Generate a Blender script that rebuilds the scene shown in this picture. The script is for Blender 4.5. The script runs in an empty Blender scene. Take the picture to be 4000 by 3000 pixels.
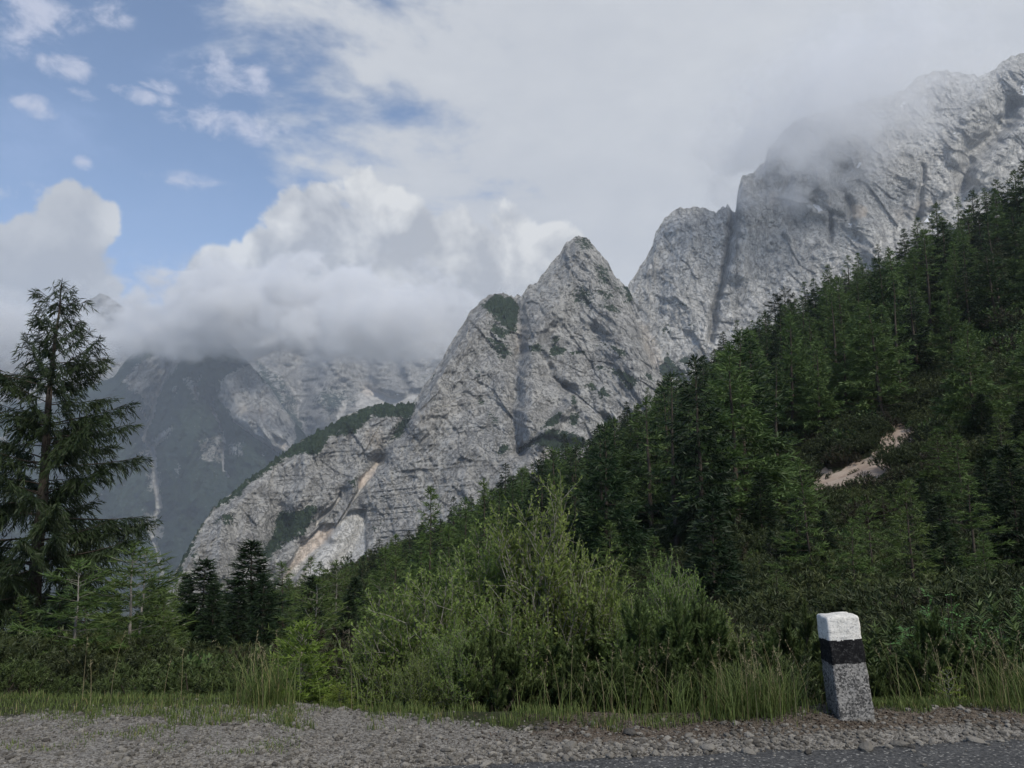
import bpy, math, random
import numpy as np
R = math.radians
sc = bpy.context.scene
col = sc.collection
# ------------------------------------------------------------------ camera, sky, sun, exposure
F, PIT, CH = 3080.0, R(8.7), 1.5          # focal length in photo pixels (4000 wide), upward pitch, eye height
cam_d = bpy.data.cameras.new('camera')
cam_d.angle = 2 * math.atan(2000 / F)
cam_d.clip_start, cam_d.clip_end = 0.05, 60000
cam = bpy.data.objects.new('camera', cam_d)
col.objects.link(cam)
cam.location = (0, 0, CH)
cam.rotation_euler = (R(90) + PIT, 0, 0)
sc.camera = cam
SUN_EL, SUN_AZ = 46.0, 152.0              # azimuth clockwise from +Y: high, from the right and slightly behind
SUN_E, SKY_E, EXPO = 3.4, 0.15, 0.0
sun_d = bpy.data.lights.new('sun', 'SUN')
sun_d.energy, sun_d.angle, sun_d.color = SUN_E, R(10), (1.0, 0.94, 0.84)
sun = bpy.data.objects.new('sun', sun_d)
col.objects.link(sun)
sun.rotation_euler = (R(90 - SUN_EL), 0, R(180 - SUN_AZ))
vs = sc.view_settings
vs.view_transform, vs.look, vs.gamma, vs.exposure, vs.use_curve_mapping = 'Standard', 'None', 1.0, EXPO, False
cy = sc.cycles
cy.max_bounces, cy.diffuse_bounces, cy.glossy_bounces, cy.transmission_bounces = 6, 3, 2, 3
cy.volume_bounces, cy.transparent_max_bounces = 5, 8
cy.caustics_reflective = cy.caustics_refractive = False
cy.use_denoising = True
cy.volume_step_rate, cy.volume_max_steps = 1.0, 128


def ray(px, py):
    x, y = (np.asarray(px, float) - 2000) / F, (1500 - np.asarray(py, float)) / F
    yw = math.cos(PIT) - y * math.sin(PIT)
    return x / yw, (math.sin(PIT) + y * math.cos(PIT)) / yw


def at(px, py, D):
    a, b = ray(px, py)
    return np.stack(np.broadcast_arrays(a * D, np.asarray(D, float) + 0 * a, CH + b * D), -1)


def azel(px, py):
    a, b = ray(px, py)
    return math.degrees(math.atan2(a, 1)), math.degrees(math.atan2(b, math.hypot(a, 1)))


class E:
    """a socket with arithmetic, to write node maths as formulas"""
    def __init__(s, nt, o): s.nt, s.o = nt, o
    def m(s, op, b=None, c=None, clamp=False):
        n = s.nt.nodes.new('ShaderNodeMath'); n.operation = op; n.use_clamp = clamp
        for k, v in enumerate((s, b, c)):
            if v is None: continue
            if isinstance(v, E): s.nt.links.new(v.o, n.inputs[k])
            else: n.inputs[k].default_value = v
        return E(s.nt, n.outputs[0])
    def __add__(s, b): return s.m('ADD', b)
    __radd__ = __add__
    def __mul__(s, b): return s.m('MULTIPLY', b)
    __rmul__ = __mul__
    def __sub__(s, b): return s.m('SUBTRACT', b)
    def __rsub__(s, b): return (s * -1.0) + b
    def __truediv__(s, b): return s.m('DIVIDE', b)
    def max(s, b): return s.m('MAXIMUM', b)
    def min(s, b): return s.m('MINIMUM', b)
    def clamp(s): return s.m('ADD', 0.0, clamp=True)
    def ss(s, a, b):
        n = s.nt.nodes.new('ShaderNodeMapRange'); n.interpolation_type = 'SMOOTHSTEP'
        s.nt.links.new(s.o, n.inputs[0])
        n.inputs[1].default_value, n.inputs[2].default_value = a, b
        return E(s.nt, n.outputs[0])


def noise(nt, vec, scale, detail=6.0, rough=0.55, dist=0.0, lac=2.0):
    n = nt.nodes.new('ShaderNodeTexNoise')
    if vec is not None: nt.links.new(vec, n.inputs['Vector'])
    n.inputs['Scale'].default_value, n.inputs['Detail'].default_value = scale, detail
    n.inputs['Roughness'].default_value, n.inputs['Distortion'].default_value = rough, dist
    n.inputs['Lacunarity'].default_value = lac
    return E(nt, n.outputs['Fac'])


def vecmul(nt, vec, k, off=(0, 0, 0)):
    n = nt.nodes.new('ShaderNodeVectorMath'); n.operation = 'MULTIPLY_ADD'
    nt.links.new(vec, n.inputs[0]); n.inputs[1].default_value = k; n.inputs[2].default_value = off
    return n.outputs[0]


def mixc(nt, f, a, b):
    n = nt.nodes.new('ShaderNodeMix'); n.data_type = 'RGBA'
    if isinstance(f, E): nt.links.new(f.o, n.inputs[0])
    else: n.inputs[0].default_value = f
    for k, v in ((6, a), (7, b)):
        if isinstance(v, (tuple, list)): n.inputs[k].default_value = (*v, 1)
        else: nt.links.new(v, n.inputs[k])
    return n.outputs[2]


def build_world():
    w = bpy.data.worlds.new('World'); sc.world = w; w.use_nodes = True
    nt = w.node_tree; nt.nodes.clear()
    sky = nt.nodes.new('ShaderNodeTexSky'); sky.sky_type = 'NISHITA'; sky.sun_disc = False
    sky.sun_elevation, sky.sun_rotation = R(SUN_EL), R(SUN_AZ)
    sky.altitude, sky.air_density, sky.dust_density, sky.ozone_density = 1200, 1.0, 0.2, 2.0
    tc = nt.nodes.new('ShaderNodeTexCoord'); d = tc.outputs['Generated']
    sp = nt.nodes.new('ShaderNodeSeparateXYZ'); nt.links.new(d, sp.inputs[0])
    x, y, z = (E(nt, sp.outputs[k]) for k in range(3))
    az = x.m('ARCTAN2', y) * (180 / math.pi)
    el = z.m('ARCSINE') * (180 / math.pi)
    cb = nt.nodes.new('ShaderNodeCombineXYZ'); nt.links.new(az.o, cb.inputs[0]); nt.links.new(el.o, cb.inputs[1])
    ae = cb.outputs[0]

    def blobs(lst, grow, ref):
        """highest of many soft round humps laid out over the sky by azimuth and elevation"""
        best = None
        for px, py, rx, ry, k in lst:
            a0, e0 = azel(px, py); ra, re = rx / F * 57.3 * grow, ry / F * 57.3 * grow
            v = vecmul(nt, ae, (1 / ra, 1 / re, 0), (-a0 / ra, -e0 / re, 0))
            n = nt.nodes.new('ShaderNodeVectorMath'); n.operation = 'DOT_PRODUCT'
            nt.links.new(v, n.inputs[0]); nt.links.new(v, n.inputs[1])
            g = E(nt, n.outputs['Value']).m('MULTIPLY_ADD', -k, ref * k)
            best = g if best is None else best.max(g)
        return best
    k = 1.0 / SKY_E
    C = lambda r, g, b: (r * k, g * k, b * k)
    # wispy high sheet: everything to one side of a plane through the zenith
    n1 = noise(nt, vecmul(nt, d, (1, 1, 2.2)), 4.2, 6, 0.6, 0.35)
    n2 = noise(nt, vecmul(nt, d, (1, 1, 1.8), (3, 1, 7)), 13.0, 4, 0.6)
    s = x * math.cos(R(20)) + y * math.sin(R(20))
    sheet = (s * 1.5 + (n1 - 0.5) * 1.3 + (n2 - 0.5) * 0.5).ss(-0.02, 0.34)
    veil = (el * -1.0 + 27.0 + (n1 - 0.5) * 34).ss(0.0, 22.0) * 0.55 + (n1 + (n2 - .5) * .5).ss(.50, .80) * .22
    sheetc = mixc(nt, (n2 * 0.5 + n1 * 0.8 - 0.15).ss(0.25, 0.80), C(.575, .60, .645), C(.67, .69, .72))
    c = mixc(nt, veil.min(.85), sky.outputs[0], C(.36, .49, .78))
    c = mixc(nt, el.ss(-2.0, -8.0), c, C(.10, .11, .11))
    plain = mixc(nt, sheet * 0.96, c, sheetc)
    bg0 = nt.nodes.new('ShaderNodeBackground'); nt.links.new(plain, bg0.inputs[0]); bg0.inputs[1].default_value = SKY_E
    # small fair weather puffs
    puff = blobs(((110, 40, 190, 75, 1), (40, 150, 70, 60, .8), (270, 262, 95, 48, 1.1),
                  (138, 425, 75, 42, .95), (545, 373, 120, 30, .95), (620, 335, 80, 30, .6), (330, 370, 60, 26, .7), (325, 640, 36, 28, .9),
                  (440, 45, 80, 60, .55), (680, 470, 75, 36, .75), (700, 700, 180, 36, .55), (30, 740, 190, 40, .6),
                  (900, 290, 170, 80, .8), (930, 490, 210, 60, .9)), 1.15, 1.25)
    n3 = noise(nt, vecmul(nt, d, (1, 1, 1.5), (1, 5, 2)), 26.0, 4, 0.6, 0.3)
    puffs = (puff.max(0.0) * 0.75 + (n3 - 0.52) * 3.2 - 0.12).ss(0.0, 1.2) * puff.ss(0.0, 0.6)
    # heaped cumulus rising behind the valley
    cl = [(px, py, r, r, r / 170.0) for px, py, r in (
        (1180, 880, 130), (1290, 815, 125), (1400, 785, 110), (1075, 975, 85), (1490, 850, 120), (1620, 935, 140), (1780, 940, 135), (1960, 930, 130),
        (1330, 1010, 230), (1600, 1090, 260), (1900, 1120, 260), (2140, 1090, 180), (300, 890, 125), (100, 970, 105), (250, 1090, 190), (-80, 1110, 200),
        (-420, 1050, 300), (850, 1200, 200))]
    cum = blobs(cl, 1.1, 1.0)
    c1 = noise(nt, vecmul(nt, d, (1, 1, 1), (2, 2, 2)), 11.0, 6, 0.55, 0.2)
    c2 = noise(nt, vecmul(nt, d, (1, 1, 1), (2 - 0.016, 2, 2 + 0.022)), 11.0, 4, 0.55, 0.2)
    c3 = noise(nt, vecmul(nt, d, (1, 1, 1), (5, 0, 1)), 5.0, 2, 0.5)
    band = (el * -0.16 + 2.35) - (az - 8.0).max(0.0) * .10
    field = cum.max(band).max(-1.0) * 0.9 + (c1 - 0.5) * 2.9
    cumc = field.ss(0.0, 0.30)
    rim = 1.0 - field.ss(0.02, 1.0)
    lit = ((c1 - c2) * 5.0 + 0.26 + rim * 0.35 + (c3 - 0.5) * 1.6).clamp() * (el * 1.0 + (c1 - 0.5) * 18).ss(10.0, 19.0) * (az + 34.0 + (c3 - .5) * 20).ss(2.0, 16.0).max(.35)
    c = mixc(nt, (puffs * 0.8), c, C(.64, .67, .80))
    c = mixc(nt, sheet * 0.96, c, sheetc)
    c = mixc(nt, cumc * 0.92, c, mixc(nt, lit, C(.45, .47, .51), C(.83, .835, .83)))
    bg = nt.nodes.new('ShaderNodeBackground'); nt.links.new(c, bg.inputs[0]); bg.inputs[1].default_value = SKY_E
    # the heaps and puffs exist only over this quarter of the sky: skip their nodes elsewhere
    here = el.m('GREATER_THAN', 0.0) * el.m('LESS_THAN', 38.0) * az.m('ABSOLUTE').m('LESS_THAN', 62.0)
    mx = nt.nodes.new('ShaderNodeMixShader'); nt.links.new(here.o, mx.inputs[0])
    nt.links.new(bg0.outputs[0], mx.inputs[1]); nt.links.new(bg.outputs[0], mx.inputs[2])
    w.cycles.sampling_method = 'NONE'
    out = nt.nodes.new('ShaderNodeOutputWorld'); nt.links.new(mx.outputs[0], out.inputs[0])


build_world()

# ------------------------------------------------------------------ numpy noise and mesh helpers
_rs = np.random.RandomState(7)
_perm = np.concatenate([_rs.permutation(256)] * 3)
_g3 = _rs.normal(size=(256, 3)); _g3 /= np.linalg.norm(_g3, axis=1)[:, None]


def pn(p):
    """gradient noise of (n,3) points, about -1..1"""
    p = np.asarray(p, float); i = np.floor(p).astype(int); f = p - i
    u = f * f * f * (f * (f * 6 - 15) + 10); i = i & 255; r = 0
    for dx in (0, 1):
        wx = u[..., 0] if dx else 1 - u[..., 0]
        for dy in (0, 1):
            wy = u[..., 1] if dy else 1 - u[..., 1]
            for dz in (0, 1):
                wz = u[..., 2] if dz else 1 - u[..., 2]
                h = _perm[_perm[_perm[(i[..., 0] + dx) & 255] + ((i[..., 1] + dy) & 255)] + ((i[..., 2] + dz) & 255)]
                g = _g3[h]
                r = r + wx * wy * wz * (g[..., 0] * (f[..., 0] - dx) + g[..., 1] * (f[..., 1] - dy) + g[..., 2] * (f[..., 2] - dz))
    return r * 1.6


def fbm(p, o=4, g=0.5):
    a, r, t = 1.0, 0, 0
    for k in range(o):
        r = r + a * pn(p * (2.03 ** k) + 17.3 * k); t += a; a *= g
    return r / t


def ridged(p, o=4, g=0.5):
    a, r, t = 1.0, 0, 0
    for k in range(o):
        r = r + a * (1 - 2 * np.abs(pn(p * (2.03 ** k) + 31.7 * k))); t += a; a *= g
    return r / t


def facets(p, seed=0):
    """tilted plates: each cell of a jittered grid is one inclined plane, with steps between neighbours"""
    i = np.floor(p).astype(int); best = np.full(len(p), 1e9); val = np.zeros(len(p))
    for dx in (-1, 0, 1):
        for dz in (-1, 0, 1):
            cx, cz = i[:, 0] + dx, i[:, 1] + dz
            h = _perm[_perm[(cx + seed) & 255] + (cz & 255)]; h2 = _perm[h + 37]; h3 = _perm[h2 + 91]; h4 = _perm[h3 + 11]; h5 = _perm[h4 + 53]
            ux, uz = p[:, 0] - cx - h / 255., p[:, 1] - cz - h2 / 255.
            d = ux * ux + uz * uz; m = d < best; best = np.where(m, d, best)
            val = np.where(m, (h3 / 255. - .5) + (h4 / 255. - .5) * 1.6 * ux + (h5 / 255. - .5) * 1.2 * uz, val)
    return val


def sstep(x, a, b):
    t = np.clip((x - a) / (b - a), 0, 1); return t * t * (3 - 2 * t)


def poly_d(px, py, pts):
    """distance to a polyline and the fraction along it"""
    best = np.full(px.shape, 1e9)
    for (x0, y0), (x1, y1) in zip(pts[:-1], pts[1:]):
        dx, dy = x1 - x0, y1 - y0
        t = np.clip(((px - x0) * dx + (py - y0) * dy) / (dx * dx + dy * dy + 1e-9), 0, 1)
        best = np.minimum(best, np.hypot(px - x0 - t * dx, py - y0 - t * dy))
    return best


def poly_in(px, py, pts, w):
    """soft inside mask of a polygon, w = half width of the soft edge"""
    ins = np.zeros(px.shape, bool); n = len(pts)
    for k in range(n):
        (x0, y0), (x1, y1) = pts[k], pts[(k + 1) % n]
        c = ((y0 > py) != (y1 > py)) & (px < (x1 - x0) * (py - y0) / (y1 - y0 + 1e-9) + x0)
        ins ^= c
    d = poly_d(px, py, list(pts) + [pts[0]])
    return sstep(np.where(ins, d, -d), -w, w)


def mesh_np(name, V, faces, mats=(), smooth=False, attrs=None):
    """faces: list of (n,k) index arrays"""
    me = bpy.data.meshes.new(name)
    V = np.asarray(V, np.float32)
    me.vertices.add(len(V)); me.vertices.foreach_set('co', V.ravel())
    faces = [np.asarray(f, np.int32) for f in faces if len(f)]
    nl = sum(f.size for f in faces); npoly = sum(len(f) for f in faces)
    me.loops.add(nl); me.loops.foreach_set('vertex_index', np.concatenate([f.ravel() for f in faces]))
    tot = np.concatenate([np.full(len(f), f.shape[1], np.int32) for f in faces])
    me.polygons.add(npoly)
    me.polygons.foreach_set('loop_start', np.concatenate([[0], np.cumsum(tot)[:-1]]).astype(np.int32))
    me.polygons.foreach_set('loop_total', tot)
    me.polygons.foreach_set('use_smooth', np.full(npoly, smooth))
    for a, v in (attrs or {}).items():
        v = np.asarray(v, np.float32)
        if v.ndim == 1:
            at_ = me.attributes.new(a, 'FLOAT', 'POINT'); at_.data.foreach_set('value', v)
        else:
            at_ = me.attributes.new(a, 'FLOAT_COLOR', 'POINT')
            at_.data.foreach_set('color', np.concatenate([v, np.ones((len(v), 4 - v.shape[1]), np.float32)], 1).ravel() if v.shape[1] < 4 else v.ravel())
    for m in mats: me.materials.append(m)
    me.update(calc_edges=True)
    return me


class MB:
    """collects geometry (with a tint value, partly random) into one mesh"""
    def __init__(s): s.v, s.f, s.r, s.n = [], {}, [], 0
    def add(s, V, Fc, tint=0.5):
        V = np.asarray(V, float).reshape(-1, 3); Fc = np.asarray(Fc)
        s.v.append(V); s.f.setdefault(Fc.shape[1], []).append(Fc + s.n); s.n += len(V)
        s.r.append(np.broadcast_to(np.asarray(tint, float), (len(V),)))
    def kites(s, P, d, sd, L, W, tint, mid=0.45):
        P = np.asarray(P); n = len(P)
        if n == 0: return
        L, W = np.broadcast_to(L, (n,))[:, None], np.broadcast_to(W, (n,))[:, None]
        V = np.stack([P, P + d * L * mid + sd * W / 2, P + d * L, P + d * L * mid - sd * W / 2], 1)
        s.add(V, np.arange(n * 4).reshape(n, 4), np.repeat(np.broadcast_to(tint, (n,)), 4))
    def tris(s, P, d, sd, L, W, tint):
        P = np.asarray(P); n = len(P)
        if n == 0: return
        L, W = np.broadcast_to(L, (n,))[:, None], np.broadcast_to(W, (n,))[:, None]
        V = np.stack([P + sd * W / 2, P + d * L, P - sd * W / 2], 1)
        s.add(V, np.arange(n * 3).reshape(n, 3), np.repeat(np.broadcast_to(tint, (n,)), 3))
    def tube(s, pts, rad, k=5, tint=0.5):
        pts = np.asarray(pts, float); n = len(pts); rad = np.broadcast_to(rad, (n,))
        t = np.gradient(pts, axis=0); t /= np.linalg.norm(t, axis=1)[:, None] + 1e-9
        ref = np.where(np.abs(t[:, 2:3]) > 0.9, [[1., 0, 0]], [[0, 0, 1.]])
        a = np.cross(t, ref); a /= np.linalg.norm(a, axis=1)[:, None] + 1e-9; b = np.cross(t, a)
        th = np.arange(k) / k * 2 * math.pi
        V = pts[:, None] + rad[:, None, None] * (a[:, None] * np.cos(th)[None, :, None] + b[:, None] * np.sin(th)[None, :, None])
        q = []
        for i in range(n - 1):
            for j in range(k):
                q.append((i * k + j, i * k + (j + 1) % k, (i + 1) * k + (j + 1) % k, (i + 1) * k + j))
        s.add(V.reshape(-1, 3), np.array(q), tint)
    def mesh(s, name, mat, smooth=False):
        return mesh_np(name, np.concatenate(s.v), [np.concatenate(f) for f in s.f.values()], [mat], smooth, {'tint': np.concatenate(s.r)})


def obj(name, me, parent=None, loc=None):
    o = bpy.data.objects.new(name, me); col.objects.link(o)
    if parent: o.parent = parent
    if loc is not None: o.location = loc
    return o


def tag(o, label=None, cat=None, group=None, kind=None):
    for k, v in (('label', label), ('category', cat), ('group', group), ('kind', kind)):
        if v: o[k] = v
    return o


# ------------------------------------------------------------------ materials
def new_mat(name):
    m = bpy.data.materials.new(name); m.use_nodes = True
    nt = m.node_tree; nt.nodes.clear()
    out = nt.nodes.new('ShaderNodeOutputMaterial')
    return m, nt, out


def pos(nt, k=(1, 1, 1)):
    g = nt.nodes.new('ShaderNodeNewGeometry')
    return vecmul(nt, g.outputs['Position'], k)


def attr(nt, name):
    a = nt.nodes.new('ShaderNodeAttribute'); a.attribute_name = name
    return a


def finish(nt, out, colr, rough=0.9, bump=None, bstr=0.5, bdist=0.1, spec=0.2):
    b = nt.nodes.new('ShaderNodeBsdfPrincipled')
    if isinstance(colr, (tuple, list)): b.inputs['Base Color'].default_value = (*colr, 1)
    else: nt.links.new(colr, b.inputs['Base Color'])
    b.inputs['Roughness'].default_value = rough
    b.inputs['Specular IOR Level'].default_value = spec
    if bump is not None:
        bn = nt.nodes.new('ShaderNodeBump'); bn.inputs['Strength'].default_value = bstr; bn.inputs['Distance'].default_value = bdist
        nt.links.new(bump.o, bn.inputs['Height']); nt.links.new(bn.outputs[0], b.inputs['Normal'])
    nt.links.new(b.outputs[0], out.inputs[0])
    return b


def rock_mat(name, u, veg=((.020, .034, .022), (.042, .062, .034)), tone=1.0):
    """limestone with scrub, scree and snow where the thing itself has them; u = metres of the finest patches"""
    m, nt, out = new_mat(name)
    p = pos(nt)
    pv = pos(nt, (1, 1, 0.35))
    a = attr(nt, 'mask'); sp = nt.nodes.new('ShaderNodeSeparateColor'); nt.links.new(a.outputs['Color'], sp.inputs[0])
    vegm, scree, snow = (E(nt, sp.outputs[k]) for k in range(3))
    warm = E(nt, attr(nt, 'warm').outputs['Fac'])
    big = noise(nt, p, 1 / (u * 30), 5, .6); mid = noise(nt, pv, 1 / (u * 6), 6, .65, .4); fine = noise(nt, p, 1 / u, 5, .7)
    streak = noise(nt, pos(nt, (1, 1, .12)), 1 / (u * 4), 5, .65, .6)
    crack = noise(nt, pos(nt, (1, 1, .8)), 1 / (u * 5), 4, .6, 1.2)
    cr = 1.0 - (crack - 0.5).m('ABSOLUTE').ss(0.0, 0.035)
    t = (big * .35 + mid * .55 + streak * .45 + fine * .35 - .35)
    T = lambda r, g, b: (r * tone, g * tone, b * tone)
    c = mixc(nt, t.ss(.25, .72), T(.17, .167, .16), T(.49, .48, .455))
    c = mixc(nt, (cr * .6), c, T(.11, .11, .105))
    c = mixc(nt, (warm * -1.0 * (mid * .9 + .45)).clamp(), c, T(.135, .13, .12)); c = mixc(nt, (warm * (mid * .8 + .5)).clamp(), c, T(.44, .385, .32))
    lich = noise(nt, p, 1 / (u * 3.0), 6, .7)
    c = mixc(nt, (lich + (big - .5) * .35).ss(.60, .66) * .65, c, (.06, .07, .055))
    c = mixc(nt, (scree + (mid - .5) * .9 - .05).ss(.35, .65), c, mixc(nt, warm.clamp(), mixc(nt, fine.ss(.35, .65), T(.50, .49, .465), T(.66, .645, .61)), T(.68, .59, .51)))
    vn = noise(nt, pos(nt, (1, 1, 1.4)), 1 / (u * 3.2), 6, .75)
    c = mixc(nt, (vegm * 1.2 + (vn - .5) * 3.4 - .08).ss(.44, .56), c, mixc(nt, fine.ss(.35, .65), veg[0], veg[1]))
    c = mixc(nt, (snow + (mid - .5) * .5).ss(.45, .55), c, (.82, .84, .88))
    h = mid * 1.0 + fine * .6 - cr * .5
    finish(nt, out, c, .95, h, 1.0, u * 1.4, .05)
    return m


def leaf_mat(name, dark, lightc, spread=0.25, trans=0.25, rough=.55, third=None):
    m, nt, out = new_mat(name)
    a = E(nt, attr(nt, 'tint').outputs['Fac'])
    oi = nt.nodes.new('ShaderNodeObjectInfo'); r = E(nt, oi.outputs['Random'])
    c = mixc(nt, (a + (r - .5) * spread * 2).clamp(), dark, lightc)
    if third: c = mixc(nt, (a * 7.13).m('FRACT').ss(.88, .97), c, third)
    hs = nt.nodes.new('ShaderNodeHueSaturation'); nt.links.new(c, hs.inputs['Color'])
    nt.links.new((r * .03 + .483).o, hs.inputs['Hue']); nt.links.new((r * -.35 * spread * 4 + 1.0 + .15 * spread * 4).o, hs.inputs['Value'])
    b = nt.nodes.new('ShaderNodeBsdfPrincipled'); nt.links.new(hs.outputs[0], b.inputs['Base Color'])
    b.inputs['Roughness'].default_value = rough; b.inputs['Specular IOR Level'].default_value = .25
    t = nt.nodes.new('ShaderNodeBsdfTranslucent'); nt.links.new(hs.outputs[0], t.inputs[0])
    mx = nt.nodes.new('ShaderNodeMixShader'); mx.inputs[0].default_value = trans
    nt.links.new(b.outputs[0], mx.inputs[1]); nt.links.new(t.outputs[0], mx.inputs[2]); nt.links.new(mx.outputs[0], out.inputs[0])
    return m


def bark_mat(name, a, b, sc_=1.0):
    m, nt, out = new_mat(name)
    p = nt.nodes.new('ShaderNodeTexCoord').outputs['Object']
    n = noise(nt, vecmul(nt, p, (1, 1, .35)), 18 * sc_, 6, .7, .5)
    finish(nt, out, mixc(nt, n.ss(.3, .7), a, b), .95, n, .8, .03, .1)
    return m


M = {}
M['rock'] = rock_mat('limestone', 3.0, tone=.88)
M['rock_pale'] = rock_mat('pale_limestone', 3.6, tone=1.16)
M['rock_far'] = rock_mat('far_limestone', 9.0, veg=((.022, .036, .028), (.040, .060, .040)), tone=.80)
M['larch'] = leaf_mat('larch_needles', (.012, .030, .011), (.135, .205, .062), .55, .25)
M['spruce'] = leaf_mat('spruce_needles', (.006, .015, .007), (.024, .044, .016), .25, .12)
M['big_spruce'] = leaf_mat('near_spruce_needles', (.008, .019, .008), (.036, .056, .018), .1, .15)
M['larch_near'] = leaf_mat('young_larch_needles', (.026, .054, .015), (.130, .190, .050), .2, .3)
M['larch_bright'] = leaf_mat('fresh_larch_needles', (.060, .105, .018), (.22, .30, .055), .1, .3)
M['pine'] = leaf_mat('mountain_pine_needles', (.014, .026, .009), (.085, .120, .036), .25, .12)
M['scrub'] = leaf_mat('pine_scrub_needles', (.013, .020, .009), (.060, .078, .028), .45, .1)
M['scrub_olive'] = leaf_mat('olive_scrub_needles', (.020, .030, .011), (.100, .120, .040), .45, .1)
M['scrub_brown'] = leaf_mat('brownish_scrub_needles', (.018, .016, .011), (.060, .054, .030), .45, .1)
M['willow'] = leaf_mat('willow_leaves', (.052, .092, .022), (.225, .305, .078), .12, .45)
M['broad'] = leaf_mat('broad_leaves', (.040, .095, .028), (.130, .250, .075), .2, .3)
M['grass'] = leaf_mat('grass_blades', (.050, .082, .020), (.16, .20, .06), .1, .35, .6, (.24, .20, .10))
M['straw'] = leaf_mat('dry_grass', (.14, .12, .065), (.32, .28, .17), .1, .3, .7)
M['bark'] = bark_mat('dark_bark', (.030, .024, .019), (.095, .080, .066))
M['bark_pale'] = bark_mat('pale_bark', (.11, .10, .085), (.30, .28, .25))
M['twig'] = bark_mat('willow_bark', (.14, .13, .11), (.34, .32, .28), 2)

# ------------------------------------------------------------------ mountains
def offs(pts, ox, oy, k): return [(ox + x * k, oy + y * k) for x, y in pts]


def mountain(name, crest, base, Dfun, nx, ny, mat, jag=(6, 60), feats=(), masks=(), relief=(1, 1, 1), rib=(150, 420, 45), mid=(45, 14), fine=(14, 4.5), strata=None, seed=0, back=900, bush=1.0, plates=((75, 9), (27, 7), (10, 4.0))):
    cx, cyy = np.array(crest, float).T
    px = np.linspace(cx[0], cx[-1], nx)
    cr = np.interp(px, cx, cyy)
    q = np.stack([px / jag[1], px * 0 + seed, px * 0], 1)
    cr = cr + jag[0] * (ridged(q, 4, .6) * -1.0 + .3) * np.clip((np.interp(px, *np.array(base, float).T) - cr) / 150, 0, 1)
    bs = np.maximum(np.interp(px, *np.array(base, float).T), cr + 4)
    v = np.linspace(0, 1, ny)
    PX = np.broadcast_to(px, (ny, nx)).copy(); PY = cr[None] + (bs - cr)[None] * v[:, None]
    D = Dfun(PX, PY)
    P = at(PX, PY, D)
    flat = P.reshape(-1, 3); sd = np.array([seed * 7.1, seed * 3.3, seed * 5.7])
    warp = fbm(flat / 160 + sd, 3)[:, None] * np.array([[60, 60, 40]])
    w = flat + warp * relief[0]
    disp = -rib[2] * ridged(w / np.array([rib[0], rib[0], rib[1]]) + sd, 3, .55)
    disp = disp - mid[1] * ridged(w / np.array([mid[0], mid[0], mid[0] * 2.0]) + sd * 2, 4, .68)
    disp = disp - fine[1] * ridged((flat + warp * .25) / np.array([fine[0], fine[0], fine[0] * 1.4]) + sd * 3, 3, .65)
    q2 = np.stack([flat[:, 0] + .45 * flat[:, 1], flat[:, 2] * .55], 1) + warp[:, :2] * .12
    for k, (sz, am) in enumerate(plates): disp = disp - am * facets(q2 / sz, 17 * k + seed)
    disp = disp.reshape(ny, nx)
    if strata:
        h, amp, mask = strata
        zz = (flat[:, 2] + flat[:, 0] * -.06 + 5 * fbm(flat / 110 + 5, 2)).reshape(ny, nx) / h
        zz = zz + .35 * np.sin(zz * 2.3)
        fr = zz - np.floor(zz)
        disp = disp + amp * (sstep(fr, 0, .8) - fr * .3 - sstep(fr, .8, 1) * .7) * mask(PX, PY) * (.35 + 1.3 * sstep(fbm(flat / 70 + 8, 2).reshape(ny, nx), -.25, .3))
    # vegetation, scree, snow and warm rock
    msk = np.zeros((ny, nx, 3)); warm = np.zeros((ny, nx))
    wx = 14 * fbm(flat / 40 + 3, 3).reshape(ny, nx); wy = 14 * fbm(flat / 40 + 13, 3).reshape(ny, nx)
    for kind, pts, soft, val in masks:
        if kind.endswith('_line'): mk = 1 - sstep(poly_d(PX + wx * .6, PY + wy * .6, pts), soft * .5, soft * 1.5)
        else: mk = poly_in(PX + wx, PY + wy, pts, soft * (3.0 if kind == 'veg' else 1.2))
        k = kind.split('_')[0]
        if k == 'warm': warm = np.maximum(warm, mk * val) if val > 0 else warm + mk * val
        elif k == 'bare': msk[..., 0] = msk[..., 0] * (1 - mk * val)
        else:
            c = {'veg': 0, 'scree': 1, 'snow': 2}[k]
            msk[..., c] = np.maximum(msk[..., c], mk * val)
            if k == 'scree': msk[..., 0] *= 1 - mk * val; warm = np.where(warm < 0, warm * (1 - mk * val), warm)
    disp = disp * (1 - .8 * sstep(msk[..., 1], .35, .9))
    for pts, wd, amp in feats:
        d = poly_d(PX + 18 * fbm(flat / 60 + 9, 2).reshape(ny, nx), PY, pts)
        disp = disp + amp * np.exp(-(d / wd) ** 2)
    edge = np.clip((PY - cr[None]) / 60, 0.25, 1)
    D = D + disp * edge
    P = at(PX, PY, D)
    vg = msk[..., 0].reshape(-1); vb = sstep(vg, .4, .8) * (2.2 * pn(flat / 5.5 + 2) + 1.6 * pn(flat / 2.9)) * bush
    P[..., 2] += (vb + np.abs(vb) * .6).reshape(ny, nx)
    # far side, falling away behind the crest
    nb = 5; rows = []
    dirh = P[0] * np.array([1, 1, 0]); dirh /= np.linalg.norm(dirh, axis=1)[:, None]
    for k in range(nb, 0, -1):
        t = k / nb
        rows.append(P[0] + dirh * back * t * .8 - np.array([0, 0, 1]) * back * t * (0.5 + .5 * t))
    V = np.concatenate([np.array(rows), P], 0); NY = ny + nb
    msk = np.concatenate([np.broadcast_to(msk[:1], (nb, nx, 3)), msk]).reshape(-1, 3)
    warm = np.concatenate([np.broadcast_to(warm[:1], (nb, nx)), warm]).ravel()
    i = np.arange(NY * nx).reshape(NY, nx)
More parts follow.
